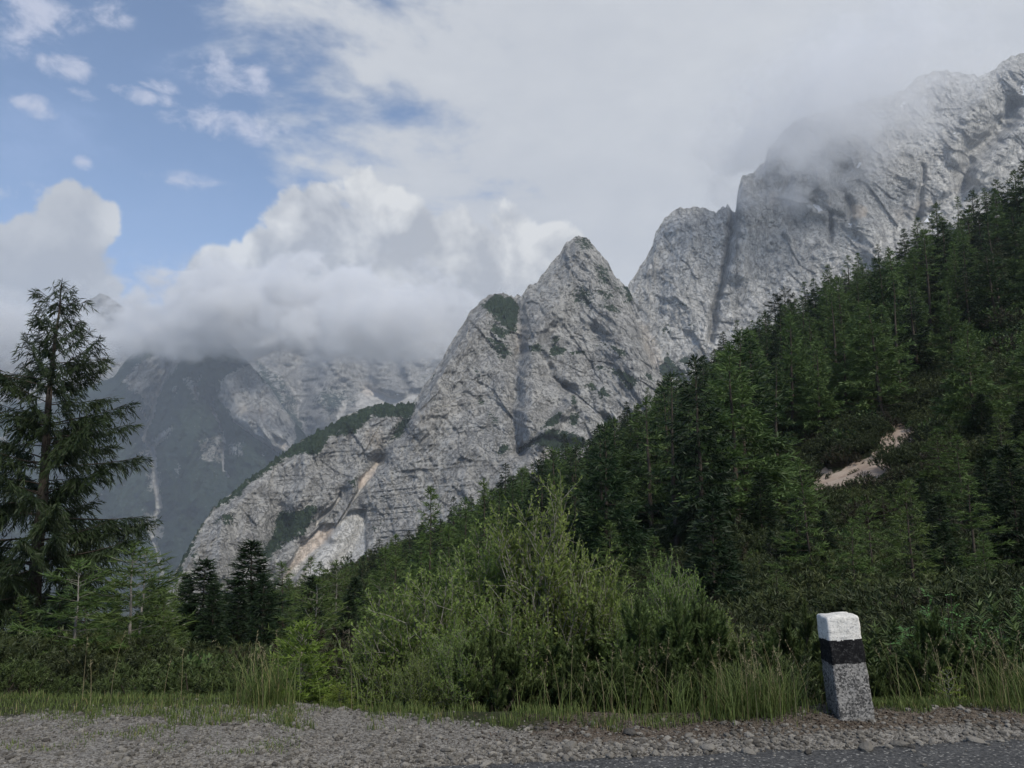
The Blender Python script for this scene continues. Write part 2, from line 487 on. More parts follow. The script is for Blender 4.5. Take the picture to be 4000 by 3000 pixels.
    f = np.stack([i[:-1, :-1], i[1:, :-1], i[1:, 1:], i[:-1, 1:]], -1).reshape(-1, 4)
    me = mesh_np(name, V.reshape(-1, 3), [f], [mat], True, {'mask': msk, 'warm': warm})
    o = obj(name, me); o['kind'] = 'structure'
    return o


def build_mountains():
    K2 = lambda p: offs(p, 1600, 800, .7233)      # notes taken from enlargements of the photograph
    K1 = lambda p: offs(p, 600, 1000, .784)
    K3 = lambda p: offs(p, 2700, 200, .663)
    K4 = lambda p: offs(p, 2400, 1000, .7233)
    # ---- the pyramid with its long left shoulder
    crest = [(560, 2420), (663, 2286), (718, 2176), (753, 2113), (790, 2050), (827, 1996), (890, 1941), (992, 1862), (1102, 1776), (1196, 1713), (1290, 1666),
             (1345, 1627), (1455, 1588), (1502, 1578), (1541, 1582), (1612, 1580), (1643, 1530), (1687, 1465), (1730, 1400), (1774, 1321), (1810, 1270),
             (1831, 1227), (1875, 1180), (1918, 1154), (1962, 1151), (2005, 1162), (2019, 1153), (2034, 1158), (2063, 1122), (2099, 1104), (2135, 1053),
             (2179, 1003), (2215, 948), (2235, 932), (2260, 926), (2285, 930), (2305, 945), (2331, 981), (2352, 1005), (2372, 1022), (2396, 1075), (2432, 1111), (2468, 1154),
             (2490, 1220), (2533, 1321), (2562, 1400), (2590, 1520), (2640, 1700), (2700, 1900)]
    base = [(560, 2700), (1000, 2600), (1500, 2330), (2100, 2150), (2700, 1930)]

    def D1(px, py):
        s = np.clip((2350 - py) / 1420, 0, 1.05)
        return 1130 + 640 * s ** 1.15 + 120 * np.abs((px - 2200) / 1000) ** 1.5 * (px > 2200) + 60 * np.sin((px - 900) / 260.0) * (1 - s)
    feats = [(K2([(590, 500), (600, 700), (580, 900), (575, 1120), (580, 1330)]), 30, 42),
             (K2([(770, 660), (700, 780), (760, 930), (840, 985)]), 16, 20),
             (K2([(840, 985), (960, 1080), (1090, 1180)]), 18, 30), (K2([(900, 180), (860, 420), (720, 640), (650, 900), (640, 1200)]), 60, -45),
             (K2([(940, 180), (1040, 560), (1180, 800), (1240, 1000)]), 60, -40), (K2([(1210, 540), (1300, 760), (1340, 900)]), 26, 40),
             (K2([(480, 490), (340, 700), (150, 1000), (60, 1200)]), 50, -35), (K2([(1000, 680), (1000, 800), (980, 960)]), 40, 22),
             (K2([(720, 1270), (820, 1130), (900, 1060), (1000, 1130)]), 26, -35), (K2([(580, 1330), (720, 1260), (940, 1300)]), 14, 20),
             (K1([(1130, 1020), (1030, 1160), (900, 1350), (700, 1560), (620, 1650)]), 30, 26), (K1([(940, 1180), (830, 1300), (740, 1440)]), 22, 20),
             (K1([(1060, 1280), (1010, 1420), (930, 1560)]), 34, 25), (K1([(1000, 1100), (980, 1250), (890, 1400)]), 22, -25),
             (K1([(1290, 760), (1220, 880), (1140, 960), (1130, 1020)]), 24, 35), (K1([(640, 1280), (600, 1420), (540, 1560)]), 50, 40),
             (K1([(500, 1110), (380, 1300), (300, 1640)]), 40, -25), (K1([(800, 900), (760, 1100), (700, 1280)]), 40, -25)]
    V = lambda p, s=8, v=1.0: ('veg', p, s, v)
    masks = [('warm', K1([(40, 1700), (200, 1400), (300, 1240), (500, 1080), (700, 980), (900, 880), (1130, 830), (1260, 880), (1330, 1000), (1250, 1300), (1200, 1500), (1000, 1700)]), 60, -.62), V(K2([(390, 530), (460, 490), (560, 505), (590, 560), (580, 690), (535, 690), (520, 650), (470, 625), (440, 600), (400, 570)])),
             V(K2([(440, 640), (520, 660), (560, 700), (500, 715), (450, 690)])), V(K2([(430, 720), (500, 725), (545, 800), (500, 845), (450, 780)]), 10, .85),
             V(K2([(890, 185), (960, 180), (1000, 240), (930, 240)]), 10, .75), V(K2([(1000, 320), (1050, 330), (1090, 430), (1040, 430)]), 12, .85),
             V(K2([(870, 490), (930, 440), (990, 490), (970, 560), (900, 520)]), 12, .75), V(K2([(990, 535), (1100, 540), (1145, 580), (1050, 560)]), 6, .9),
             V(K2([(1155, 445), (1190, 450), (1215, 530), (1170, 520)]), 8, .9), V(K2([(1000, 470), (1070, 440), (1120, 500), (1060, 530)]), 14, .65),
             V(K2([(1080, 400), (1130, 430), (1180, 500), (1110, 480)]), 14, .7),
             V(K2([(640, 770), (690, 750), (730, 790), (660, 790)]), 5), V(K2([(745, 815), (775, 765), (850, 780), (830, 810)]), 5), V(K2([(765, 740), (790, 700), (810, 715), (780, 760)]), 5),
             V(K2([(870, 795), (945, 795), (945, 810), (880, 810)]), 4), V(K2([(1085, 765), (1120, 770), (1185, 810), (1130, 820)]), 5), V(K2([(1000, 745), (1060, 755), (1060, 765), (1000, 755)]), 4, .8),
             V(K2([(1080, 880), (1140, 890), (1230, 945), (1190, 1000), (1150, 950)]), 5), V(K2([(945, 980), (980, 955), (1015, 1000), (960, 1005)]), 5, .9), V(K2([(1020, 1010), (1045, 975), (1075, 1030), (1030, 1040)]), 5, .9),
             V(K2([(1265, 915), (1300, 910), (1315, 950), (1280, 945)]), 5), V(K2([(1000, 860), (1090, 880), (1080, 900), (1010, 880)]), 6, .7),
             V(K2([(715, 1205), (755, 1155), (815, 1120), (805, 1170), (760, 1195)]), 5), V(K2([(850, 1135), (915, 1130), (910, 1185), (865, 1190)]), 6, .9), V(K2([(875, 1030), (895, 1030), (895, 1075), (880, 1075)]), 5),
             V(K2([(580, 1335), (650, 1270), (760, 1205), (830, 1225), (940, 1260), (945, 1310), (830, 1330), (690, 1290), (600, 1330)]), 6), V(K2([(1040, 1155), (1085, 1140), (1120, 1210), (1080, 1235)]), 6),
             V(K2([(465, 1345), (510, 1285), (545, 1310), (500, 1350)]), 6, .9), V(K2([(360, 1045), (385, 1040), (400, 1080), (375, 1085)]), 5, .8), V(K2([(430, 1110), (480, 1150), (470, 1210), (440, 1180)]), 9, .6),
             V(K2([(310, 850), (380, 900), (420, 960), (370, 930)]), 10, .55), V(K2([(110, 935), (140, 900), (150, 930), (120, 960)]), 6, .7),
             # wooded crest of the left shoulder
             V(K1([(60, 1660), (150, 1480), (290, 1250), (500, 1085), (640, 965), (760, 890), (880, 830), (1000, 770), (1150, 725), (1300, 735), (1290, 800), (1200, 800), (1090, 800), (1010, 880), (880, 900), (810, 1000), (760, 985), (660, 1000), (500, 1120), (380, 1215), (300, 1265), (200, 1430), (120, 1600)]), 6, 1.0),
             V(K1([(1180, 925), (1215, 850), (1270, 770), (1280, 830), (1230, 900)]), 7, .9), V(K1([(310, 1320), (350, 1270), (400, 1260), (380, 1340)]), 8, .7),
             V(K1([(535, 1490), (590, 1370), (620, 1280), (740, 1270), (800, 1240), (815, 1270), (750, 1380), (640, 1440), (570, 1510)]), 8), V(K1([(180, 1480), (215, 1430), (225, 1540), (200, 1560)]), 10, .6),
             V(K1([(960, 1120), (1010, 1100), (1025, 1140), (980, 1150)]), 6, .7), V(K1([(780, 1500), (900, 1400), (930, 1440), (820, 1530)]), 14, .5), V(K1([(1060, 1330), (1180, 1330), (1170, 1370), (1080, 1370)]), 14, .45),
             ('scree', K1([(600, 1660), (725, 1440), (840, 1335), (910, 1335), (895, 1400), (790, 1510), (700, 1600)]), 6, 1), ('warm', K1([(640, 1610), (735, 1440), (850, 1345), (905, 1345), (885, 1395), (770, 1500)]), 8, 1.0),
             ('scree', K1([(1020, 1110), (1080, 1060), (1135, 1015), (1065, 1150), (1030, 1165)]), 4, 1), ('warm', K1([(1020, 1110), (1135, 1015), (1065, 1150), (1030, 1165)]), 5, .9),
             ('scree', K1([(820, 1300), (945, 1170), (940, 1205), (800, 1365)]), 4, .95), ('scree', K1([(880, 1390), (980, 1270), (1070, 1265), (1050, 1500), (970, 1600), (800, 1650), (690, 1650), (780, 1520)]), 8, .95),
             ('scree_line', K1([(1130, 1020), (1030, 1170), (900, 1370)]), 6, 1), ('scree_line', K1([(1290, 800), (1360, 700), (1420, 560)]), 6, .5),
             ('scree_line', K2([(600, 560), (600, 760), (570, 1100), (580, 1320)]), 12, .42), ('warm', K2([(580, 660), (640, 650), (600, 800), (570, 800)]), 14, .6), ('scree_line', K2([(1210, 540), (1290, 740), (1340, 880)]), 12, .42),
             ('warm', K2([(1240, 640), (1280, 650), (1350, 880), (1300, 860)]), 14, .6), ('scree_line', K2([(780, 930), (960, 1080), (1060, 1150)]), 4, .7),
             ('warm', K1([(1060, 870), (1150, 870), (1140, 960), (1060, 930)]), 20, .6), ('warm', K2([(700, 1310), (780, 1320), (770, 1380), (690, 1370)]), 16, .5), ('warm', K2([(20, 1130), (350, 1020), (360, 1090), (60, 1180)]), 40, .2)]
    strat = lambda px, py: sstep(py - (1700 - (px - 1000) * .05), -120, 160) * sstep(2300 - px, 0, 500)
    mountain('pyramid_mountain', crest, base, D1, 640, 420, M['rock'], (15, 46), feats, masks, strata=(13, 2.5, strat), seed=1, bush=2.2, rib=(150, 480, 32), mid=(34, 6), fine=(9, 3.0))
    # ---- the second peak and the great wall in the cloud
    crest = [(2380, 1250), (2440, 1140), (2453, 1125), (2461, 1100), (2504, 1039), (2548, 966), (2562, 908), (2591, 865), (2620, 833), (2656, 813), (2692, 820), (2730, 810), (2770, 824), (2799, 836),
             (2812, 822), (2822, 811), (2834, 820), (2842, 803), (2852, 815), (2862, 832), (2874, 838), (2877, 790), (2884, 740), (2899, 690), (2945, 677), (2970, 650), (2988, 637), (2998, 591), (3038, 545), (3071, 505),
             (3111, 472), (3164, 460), (3300, 415), (3450, 380), (3535, 352), (3582, 306), (3640, 285), (3681, 276), (3761, 286), (3820, 296), (3860, 285), (3887, 273), (3920, 240), (3960, 220), (4000, 213), (4200, 190), (4600, 120)]
    base = [(2380, 1700), (2900, 1560), (3400, 1250), (4000, 950), (4600, 800)]

    def D2(px, py):
        t = np.clip((px - 2500) / 1600, 0, 1.3)
        s = np.clip((1650 - py) / 1400, 0, 1.1)
        return 2150 - 350 * t + 420 * s + 330 * s * t
    feats = [(K3([(255, 955), (225, 1130), (190, 1300), (140, 1560), (110, 1700)]), 13, 60), (K3([(300, 760), (330, 1000), (280, 1300)]), 45, -45), (K3([(-40, 930), (-50, 1200), (-80, 1500)]), 70, -40),
             (K3([(1900, 330), (1780, 500), (1640, 600), (1600, 760)]), 36, 110), (K3([(1961, 420), (1800, 620), (1680, 740)]), 40, -90), (K3([(1700, 300), (1600, 480), (1560, 620)]), 36, -50),
             (K3([(930, 870), (940, 980), (950, 1000)]), 14, 40), (K3([(640, 860), (760, 920), (900, 980)]), 14, 35), (K3([(660, 890), (840, 960)]), 26, -30), (K3([(830, 960), (815, 1120)]), 10, 40),
             (K3([(1370, 680), (1350, 900), (1340, 980)]), 12, 40), (K3([(900, 700), (870, 780), (920, 880)]), 24, 40), (K3([(730, 720), (800, 850)]), 24, -25), (K3([(1000, 1000), (1080, 1100), (1120, 1200)]), 50, -45),
             (K3([(570, 700), (560, 830)]), 14, 30), (K3([(1640, 780), (1480, 900), (1340, 1000)]), 22, 35), (K3([(540, 480), (520, 620), (450, 700)]), 26, -30), (K3([(460, 760), (560, 900), (640, 1000)]), 40, 20)]
    S = lambda p, s=3: ('snow', K3(p), s, 1.0)
    masks = [S([(712, 908), (740, 905), (775, 930), (750, 938)]), S([(985, 650), (1005, 645), (1000, 675), (980, 690)]), S([(1365, 1000), (1460, 935), (1470, 945), (1390, 1015)]), S([(1680, 410), (1705, 398), (1700, 412)], 2),
             S([(1580, 960), (1640, 930), (1630, 975), (1600, 980)]), S([(1215, 320), (1260, 285), (1265, 300), (1240, 325)]), S([(1945, 215), (1970, 170), (1970, 250), (1950, 260)]), S([(1530, 485), (1555, 480), (1550, 490)], 2), S([(920, 1015), (955, 1020), (945, 1030)], 2),
             ('warm', K3([(945, 905), (1040, 915), (1030, 970), (960, 995)]), 6, 1.3), ('warm', K3([(460, 820), (500, 830), (490, 890), (460, 890)]), 10, .8), ('warm', K3([(780, 870), (830, 880), (820, 920)]), 10, .5),
             ('warm', K3([(1180, 940), (1440, 870), (1460, 900), (1220, 1000)]), 20, .5), ('scree', K3([(1640, 790), (1961, 520), (1961, 640), (1700, 800), (1500, 900), (1350, 1000), (1330, 980)]), 12, .55), ('scree', K3([(1040, 1160), (1130, 1100), (1120, 1180)]), 8, .6),
             ('warm', K2([(1240, 640), (1290, 650), (1370, 860), (1310, 870)]), 12, .7), ('veg', K2([(1345, 870), (1390, 810), (1440, 860), (1510, 900), (1480, 930), (1380, 940)]), 6, 1.0), ('veg', K2([(1450, 830), (1500, 810), (1530, 850), (1470, 860)]), 6, .9),
             ('veg', K2([(1360, 665), (1395, 655), (1410, 690), (1370, 695)]), 6, .7), ('veg', K2([(1430, 510), (1480, 520), (1500, 555), (1440, 525)]), 5, .7), ('veg', K2([(1500, 645), (1540, 645), (1540, 660), (1510, 662)]), 5, .7),
             ('veg', K3([(200, 1240), (290, 1230), (300, 1250), (210, 1255)]), 5, .5)]
    mountain('cliff_mountain', crest, base, D2, 620, 380, M['rock_pale'], (15, 50), feats, masks, seed=2, rib=(190, 620, 34), mid=(50, 8), fine=(12, 3.5), plates=((90, 9), (34, 7), (13, 4)))
    # ---- far valley side: wooded spur with torrents
    crest = [(-900, 1800), (-400, 1740), (0, 1650), (200, 1560), (380, 1500), (446, 1470), (500, 1400), (580, 1310), (680, 1255), (760, 1250), (860, 1310), (950, 1395), (1000, 1450), (1060, 1520), (1110, 1600), (1150, 1650), (1190, 1695), (1230, 1770), (1320, 1880), (1500, 2050)]
    base = [(-900, 2500), (1500, 2500)]
    D3 = lambda px, py: 4300 + 900 * np.clip((2400 - py) / 1000, 0, 1.2) + 250 * np.sin(px / 240.0)
    K0 = lambda p: offs(p, 0, 1000, .6028)
    feats = [(K0([(1100, 660), (1040, 830), (990, 980), (940, 1130), (985, 1245), (1000, 1450), (1030, 1580), (1040, 2000)]), 40, 170), (K0([(1380, 920), (1430, 1100), (1450, 1300), (1480, 1430)]), 30, 110),
             (K1([(360, 600), (420, 800), (560, 900), (690, 960)]), 50, -120), (K0([(1250, 760), (1200, 1100), (1250, 1600)]), 60, -110), (K0([(800, 800), (760, 1200), (800, 1700)]), 60, -110)]
    patch = lambda p, v=.8: ('bare', K0(p), 10, v)
    masks = [('veg', [(-1000, 1200), (1000, 1200), (1600, 2600), (-1000, 2600)], 5, .92),
             ('bare', K1([(345, 610), (420, 560), (490, 545), (560, 640), (640, 680), (700, 800), (710, 900), (690, 960), (640, 985), (540, 915), (430, 850), (330, 720), (320, 680)]), 7, 1.0),
             ('bare', K0([(800, 800), (900, 700), (1000, 640), (1170, 660), (1150, 720), (1060, 820), (1010, 940), (960, 980), (900, 900), (830, 850)]), 12, .85),
             patch([(980, 1200), (1060, 1130), (1120, 1090), (1130, 1110), (1060, 1200), (1010, 1230)]), patch([(1280, 1200), (1400, 1150), (1450, 1180), (1440, 1340), (1320, 1330)], .55), patch([(1180, 800), (1240, 780), (1300, 920), (1270, 940), (1220, 850)], .6),
             patch([(1100, 850), (1160, 840), (1160, 900), (1110, 880)], .5), patch([(1470, 1220), (1570, 1200), (1580, 1300), (1480, 1300)], .5), patch([(900, 1260), (980, 1260), (980, 1310), (910, 1290)], .6), patch([(630, 1250), (700, 1240), (690, 1320), (640, 1310)], .5), patch([(940, 1400), (1050, 1400), (1040, 1500), (960, 1540)], .5), patch([(1120, 1370), (1170, 1340), (1160, 1430), (1130, 1430)], .4),
             patch([(-100, 900), (30, 880), (20, 1000), (-80, 1000)], .7), patch([(0, 1180), (60, 1120), (40, 1220), (0, 1240)], .6), patch([(930, 1650), (1060, 1760), (1040, 1840), (960, 1760)], .8),
             ('scree_line', K0([(1100, 660), (1075, 760), (1040, 830), (1010, 920), (990, 980), (990, 1030), (940, 1130), (930, 1190), (985, 1245)]), 7, 1), ('scree_line', K0([(985, 1245), (995, 1350), (1010, 1480), (1030, 1580), (1020, 1650), (960, 1760), (1020, 1900), (1050, 2020), (1040, 2090)]), 9, 1), ('scree_line', K0([(990, 1240), (1010, 1500), (1035, 1620)]), 11, .8),
             ('scree_line', K0([(905, 980), (960, 1080), (940, 1130)]), 3, .8), ('scree_line', K0([(1380, 920), (1370, 980), (1430, 1100), (1450, 1200), (1445, 1380), (1480, 1430)]), 5, .9), ('scree_line', K0([(1310, 760), (1260, 850), (1280, 930)]), 4, .8),
             ('scree_line', K0([(1140, 860), (1100, 1170)]), 2, .3), ('scree_line', K1([(400, 820), (520, 905), (640, 985)]), 6, .9), ('scree', K1([(585, 885), (640, 915), (690, 945), (650, 965), (600, 925)]), 3, 1), ('warm', K1([(585, 885), (690, 945), (650, 965)]), 5, .6), ('warm', K1([(420, 760), (570, 760), (580, 800), (430, 790)]), 20, .6)]
    mountain('wooded_mountain', crest, base, D3, 360, 260, M['rock_far'], (8, 80), feats, masks, seed=3, rib=(380, 1300, 130), mid=(120, 30), fine=(40, 9), back=1500, bush=2.0, plates=((240, 60), (90, 28), (38, 12)))
    # ---- the cirque behind it, its tops in the cloud
    crest = [(-1200, 1400), (-400, 1330), (-100, 1300), (60, 1232), (150, 1290), (331, 1187), (392, 1146), (430, 1163), (500, 1215), (700, 1260), (900, 1230), (1100, 1220), (1300, 1230), (1500, 1250), (1660, 1215), (1700, 1190), (1776, 1185), (1840, 1230), (2000, 1200), (2500, 1300), (2900, 1400)]
    base = [(-1200, 1900), (2900, 2000)]
    D4 = lambda px, py: 5700 + 1500 * np.clip((1900 - py) / 700, 0, 1.1)
    masks = [('veg', [(1000, 1380), (1060, 1480), (1120, 1590), (1200, 1640), (1160, 1720), (1030, 1560)], 8, .8), ('veg', K1([(850, 650), (960, 680), (1010, 730), (960, 790), (880, 800), (790, 720)]), 14, .65), ('veg', K1([(560, 560), (640, 600), (720, 740), (700, 800), (620, 660)]), 12, .7), ('veg', K1([(930, 720), (1000, 690), (980, 790), (900, 830)]), 8, .6),
             ('veg', [(-1200, 1620), (300, 1560), (400, 1900), (-1200, 1900)], 8, .9),
             ('scree', K1([(1000, 770), (1040, 640), (1100, 660), (1180, 690), (1320, 690), (1310, 760), (1080, 750)]), 10, 1), ('warm', K1([(1030, 640), (1130, 630), (1120, 690), (1060, 700)]), 14, .6), ('scree', K1([(905, 810), (940, 720), (975, 705), (960, 790), (920, 830)]), 6, .8), ('scree_line', K1([(660, 620), (730, 720), (720, 800), (780, 880)]), 6, .7), ('snow', K1([(1195, 690), (1215, 685), (1210, 705)]), 2, 1),
             ('scree_line', K1([(1160, 560), (1165, 680)]), 4, .5)]
    feats = [(K1([(730, 500), (720, 800), (760, 900)]), 50, 150), (K1([(1050, 520), (1080, 640), (1150, 720)]), 50, 180), (K1([(880, 560), (860, 700), (820, 850)]), 50, -120)]
    mountain('cirque_mountain', crest, base, D4, 360, 150, M['rock_far'], (9, 70), feats, masks, seed=4, rib=(380, 1300, 130), mid=(120, 30), fine=(40, 10), back=1800, bush=2.0, plates=((260, 80), (95, 34), (40, 14)))


build_mountains()

# ------------------------------------------------------------------ the ground: verge, hillside, valley
TAB_PX = np.array([-1400, -800, 0, 700, 1200, 1500, 2000, 2500, 3000, 3500, 4000, 4800, 5600], float)
TAB = {  # distance: photo row of the bare ground in each of those columns
    7.2: [2760, 2760, 2770, 2790, 2830, 2845, 2845, 2840, 2820, 2800, 2780, 2770, 2770],
    9.0: [2740, 2740, 2745, 2770, 2800, 2810, 2800, 2790, 2750, 2720, 2700, 2690, 2690],
    13.0: [2720, 2720, 2720, 2730, 2740, 2740, 2740, 2720, 2650, 2600, 2560, 2540, 2530],
    20.0: [2660, 2660, 2660, 2660, 2650, 2640, 2620, 2590, 2480, 2400, 2350, 2320, 2300],
    30.0: [2620, 2620, 2620, 2610, 2560, 2520, 2500, 2460, 2320, 2230, 2160, 2100, 2080],
    50.0: [2640, 2640, 2630, 2570, 2470, 2410, 2370, 2300, 2130, 2020, 1900, 1820, 1780],
    80.0: [2720, 2720, 2700, 2560, 2420, 2330, 2240, 2120, 1910, 1750, 1560, 1440, 1380],
    130.0: [2850, 2850, 2820, 2560, 2370, 2265, 2090, 1880, 1600, 1370, 1150, 1000, 900],
    200.0: [3000, 3000, 2950, 2570, 2350, 2240, 2020, 1760, 1390, 1130, 920, 760, 660],
    270.0: [3000, 3000, 2950, 2590, 2350, 2235, 2005, 1735, 1340, 1080, 860, 690, 590],
    400.0: [3000, 3000, 2980, 2650, 2450, 2330, 2120, 1900, 1560, 1330, 1130, 1000, 950],
    900.0: [2900, 2900, 2860, 2600, 2500, 2420, 2300, 2150, 1950, 1850, 1750, 1650, 1600],
    3000.0: [2560, 2560, 2560, 2520, 2500, 2480, 2400, 2300, 2150, 2100, 2050, 2000, 2000],
    9000.0: [2120, 2120, 2120, 2120, 2120, 2120, 2100, 2080, 2060, 2050, 2040, 2030, 2030]}
XR = np.linspace(-1.25, 1.25, 401)
LD = np.linspace(math.log(7.2), math.log(9000), 420)


def build_table():
    rows, ld = [], []
    for D, pys in TAB.items():
        p = at(TAB_PX, np.array(pys, float), D)
        zz = np.interp(XR, p[:, 0] / D, p[:, 2] / D)
        k = np.exp(-(np.arange(-24, 25) / 9.0) ** 2); k /= k.sum()
        zz = np.convolve(np.pad(zz, 24, mode='edge'), k, 'valid')
        rows.append(zz); ld.append(math.log(D))
    rows = np.array(rows); G = np.empty((len(LD), len(XR)))
    for j in range(len(XR)): G[:, j] = np.interp(LD, ld, rows[:, j])
    k = np.exp(-(np.arange(-12, 13) / 5.0) ** 2); k /= k.sum()
    Gs = np.apply_along_axis(lambda a: np.convolve(np.pad(a, 12, mode='edge'), k, 'valid'), 0, G)
    return Gs


GT = build_table()
EDGE_PTS = []
for _px, _py in ((4000, 2880), (3500, 2905), (3000, 2930), (2500, 2952), (2000, 2972), (1700, 2988)):
    _a, _b = ray(_px, _py); _D = -CH / _b; EDGE_PTS.append((_a * _D, _D))
EDGE = np.polyfit(*np.array(EDGE_PTS).T, 1)


def edge_y(x): return np.polyval(EDGE, x)


def zfar(x, y):
    y = np.maximum(y, 7.2)
    i = (np.log(y) - LD[0]) / (LD[1] - LD[0]); j = np.clip((x / y - XR[0]) / (XR[1] - XR[0]), 0, len(XR) - 1.001)
    i = np.clip(i, 0, len(LD) - 1.001); i0, j0 = i.astype(int), j.astype(int); u, v = i - i0, j - j0
    g = (GT[i0, j0] * (1 - u) * (1 - v) + GT[i0 + 1, j0] * u * (1 - v) + GT[i0, j0 + 1] * (1 - u) * v + GT[i0 + 1, j0 + 1] * u * v)
    p = np.stack([x, y, x * 0], -1)
    amp = np.clip((y - 9) / 60, 0, 1)
    return g * y + amp * (2.6 * fbm(p / 24, 3) + .9 * fbm(p / 7, 2))


def zg(x, y):
    """height of the ground anywhere"""
    x, y = np.broadcast_arrays(np.asarray(x, float), np.asarray(y, float))
    sh = x.shape; x, y = x.ravel(), y.ravel()
    p = np.stack([x, y, x * 0], -1)
    t = y - edge_y(x)
    right = sstep(x, 1.0, 2.2)
    near = -0.03 + .035 * sstep(t, -.05, .12) + (.03 + .05 * right) * sstep(t, .05, .5) + .022 * fbm(p / .35, 3) * sstep(t, 0, .3) + .03 * fbm(p / 1.3, 2) * sstep(t, .2, 1)
    lip = 6.35 - .45 * sstep(x, -2.2, -.8)
    near = near - .42 * np.maximum(y - lip, 0) ** 1.2
    far = zfar(x, y)
    w = sstep(y, 6.9, 8.4)
    return (near * (1 - w) + far * w).reshape(sh)


def ground_material():
    m, nt, out = new_mat('ground_cover')
    p = pos(nt)
    a = attr(nt, 'mask'); sp = nt.nodes.new('ShaderNodeSeparateColor'); nt.links.new(a.outputs['Color'], sp.inputs[0])
    grav, litter, scree = (E(nt, sp.outputs[k]) for k in range(3))
    n1 = noise(nt, p, 6, 6, .65); n2 = noise(nt, p, 38, 5, .7); n3 = noise(nt, p, .25, 6, .7)
    vo = nt.nodes.new('ShaderNodeTexVoronoi'); nt.links.new(p, vo.inputs['Vector']); vo.inputs['Scale'].default_value = 85
    sv = nt.nodes.new('ShaderNodeSeparateColor'); nt.links.new(vo.outputs['Color'], sv.inputs[0])
    peb = E(nt, sv.outputs[0]); vd = E(nt, vo.outputs['Distance'])
    soil = mixc(nt, n1.ss(.3, .7), (.020, .024, .012), (.045, .050, .022))
    grc = mixc(nt, (peb * .7 + n1 * .5).ss(.25, 1.0), (.085, .078, .070), (.25, .237, .215))
    lit = mixc(nt, (n2 * .8 + peb * .3).ss(.3, .8), (.035, .027, .020), (.15, .125, .10))
    sc_ = mixc(nt, n3.ss(.3, .7), (.24, .18, .14), (.42, .345, .28))
    c = mixc(nt, (grav + (n1 - .5) * .9).ss(.35, .65), soil, grc)
    c = mixc(nt, (litter + (n1 - .5) * 1.0).ss(.35, .65), c, lit)
    c = mixc(nt, (scree + (noise(nt, p, .8, 6, .7) - .5) * 1.1).ss(.4, .6), c, sc_)
    finish(nt, out, c, .95, n2 * .6 + (1.0 - vd) * .8, .8, .012, .15)
    return m


SCREE_PX = [(2400 + .7233 * x, 1000 + .7233 * y) for x, y in ((1470, 890), (1560, 905), (1605, 960), (1565, 1060), (1515, 1125), (1400, 1180), (1370, 1230), (1240, 1250), (1130, 1300), (1040, 1290), (1055, 1200), (1140, 1165), (1180, 1205), (1300, 1135), (1415, 1085), (1435, 1035), (1485, 970))]
SCREE2_PX = [(3790, 1740), (3850, 1650), (3920, 1610), (3960, 1640), (3900, 1690), (3830, 1760)]
SCREE3_PX = [(2830, 2400), (2900, 2300), (3000, 2260), (3120, 2180), (3260, 2080), (3270, 2100), (3130, 2210), (2950, 2320), (2850, 2410)]


def project(P):
    x, y, z = P[..., 0], P[..., 1], P[..., 2] - CH
    dep = y * math.cos(PIT) + z * math.sin(PIT); up = -y * math.sin(PIT) + z * math.cos(PIT)
    return 2000 + F * x / dep, 1500 - F * up / dep


def scar(px, py, soft):
    """bare scree on the slope"""
    r = np.zeros(np.shape(px))
    for pl in (SCREE_PX, SCREE2_PX):
        for ox, oy in ((0, 0), (18, 0), (-18, 0), (0, 16), (0, -16)): r = np.maximum(r, poly_in(px + ox, py + oy, pl, soft))
    return np.maximum(r, poly_in(px, py, SCREE3_PX, soft))


def grid_mesh(name, X, Y, mat, Z=None):
    Z = zg(X, Y) if Z is None else Z
    P = np.stack([X, Y, Z], -1); ny, nx = X.shape
    px, py = project(P)
    t = Y - edge_y(X)
    pn_ = np.stack([X, Y, 0 * X], -1).reshape(-1, 3)
    wob = fbm(pn_ / .5, 3).reshape(X.shape)
    left = 1 - sstep(X, -1.6, .2)
    grav = sstep(t, -.3, -.05) * (1 - sstep(t + .22 * wob, .42 + left * .75, .62 + left * 1.15))
    grav = np.maximum(grav * (1 - .5 * sstep(X, -.5, .6) * sstep(t + .2 * wob, .12, .3)), 0)
    litter = sstep(X, -.6, 1.0) * sstep(t + .15 * wob, .10, .30) * (1 - sstep(t + .2 * wob, .75, 1.1))
    litter = np.maximum(litter, .45 * sstep(wob, 0, .4) * (1 - sstep(t, 1.1, 1.4)) * sstep(t, .2, .4))
    scree = np.zeros_like(X)
    if X.max() > 20:
        scree = scar(px + 10 * wob, py + 10 * wob, 14) * 1.2 * (Y > 14) * (Y < 150)
    i = np.arange(ny * nx).reshape(ny, nx)
    f = np.stack([i[:-1, :-1], i[:-1, 1:], i[1:, 1:], i[1:, :-1]], -1).reshape(-1, 4)
    me = mesh_np(name, P.reshape(-1, 3), [f], [mat], True, {'mask': np.stack([grav, litter, scree], -1).reshape(-1, 3)})
    o = obj(name, me); o['kind'] = 'structure'
    return o


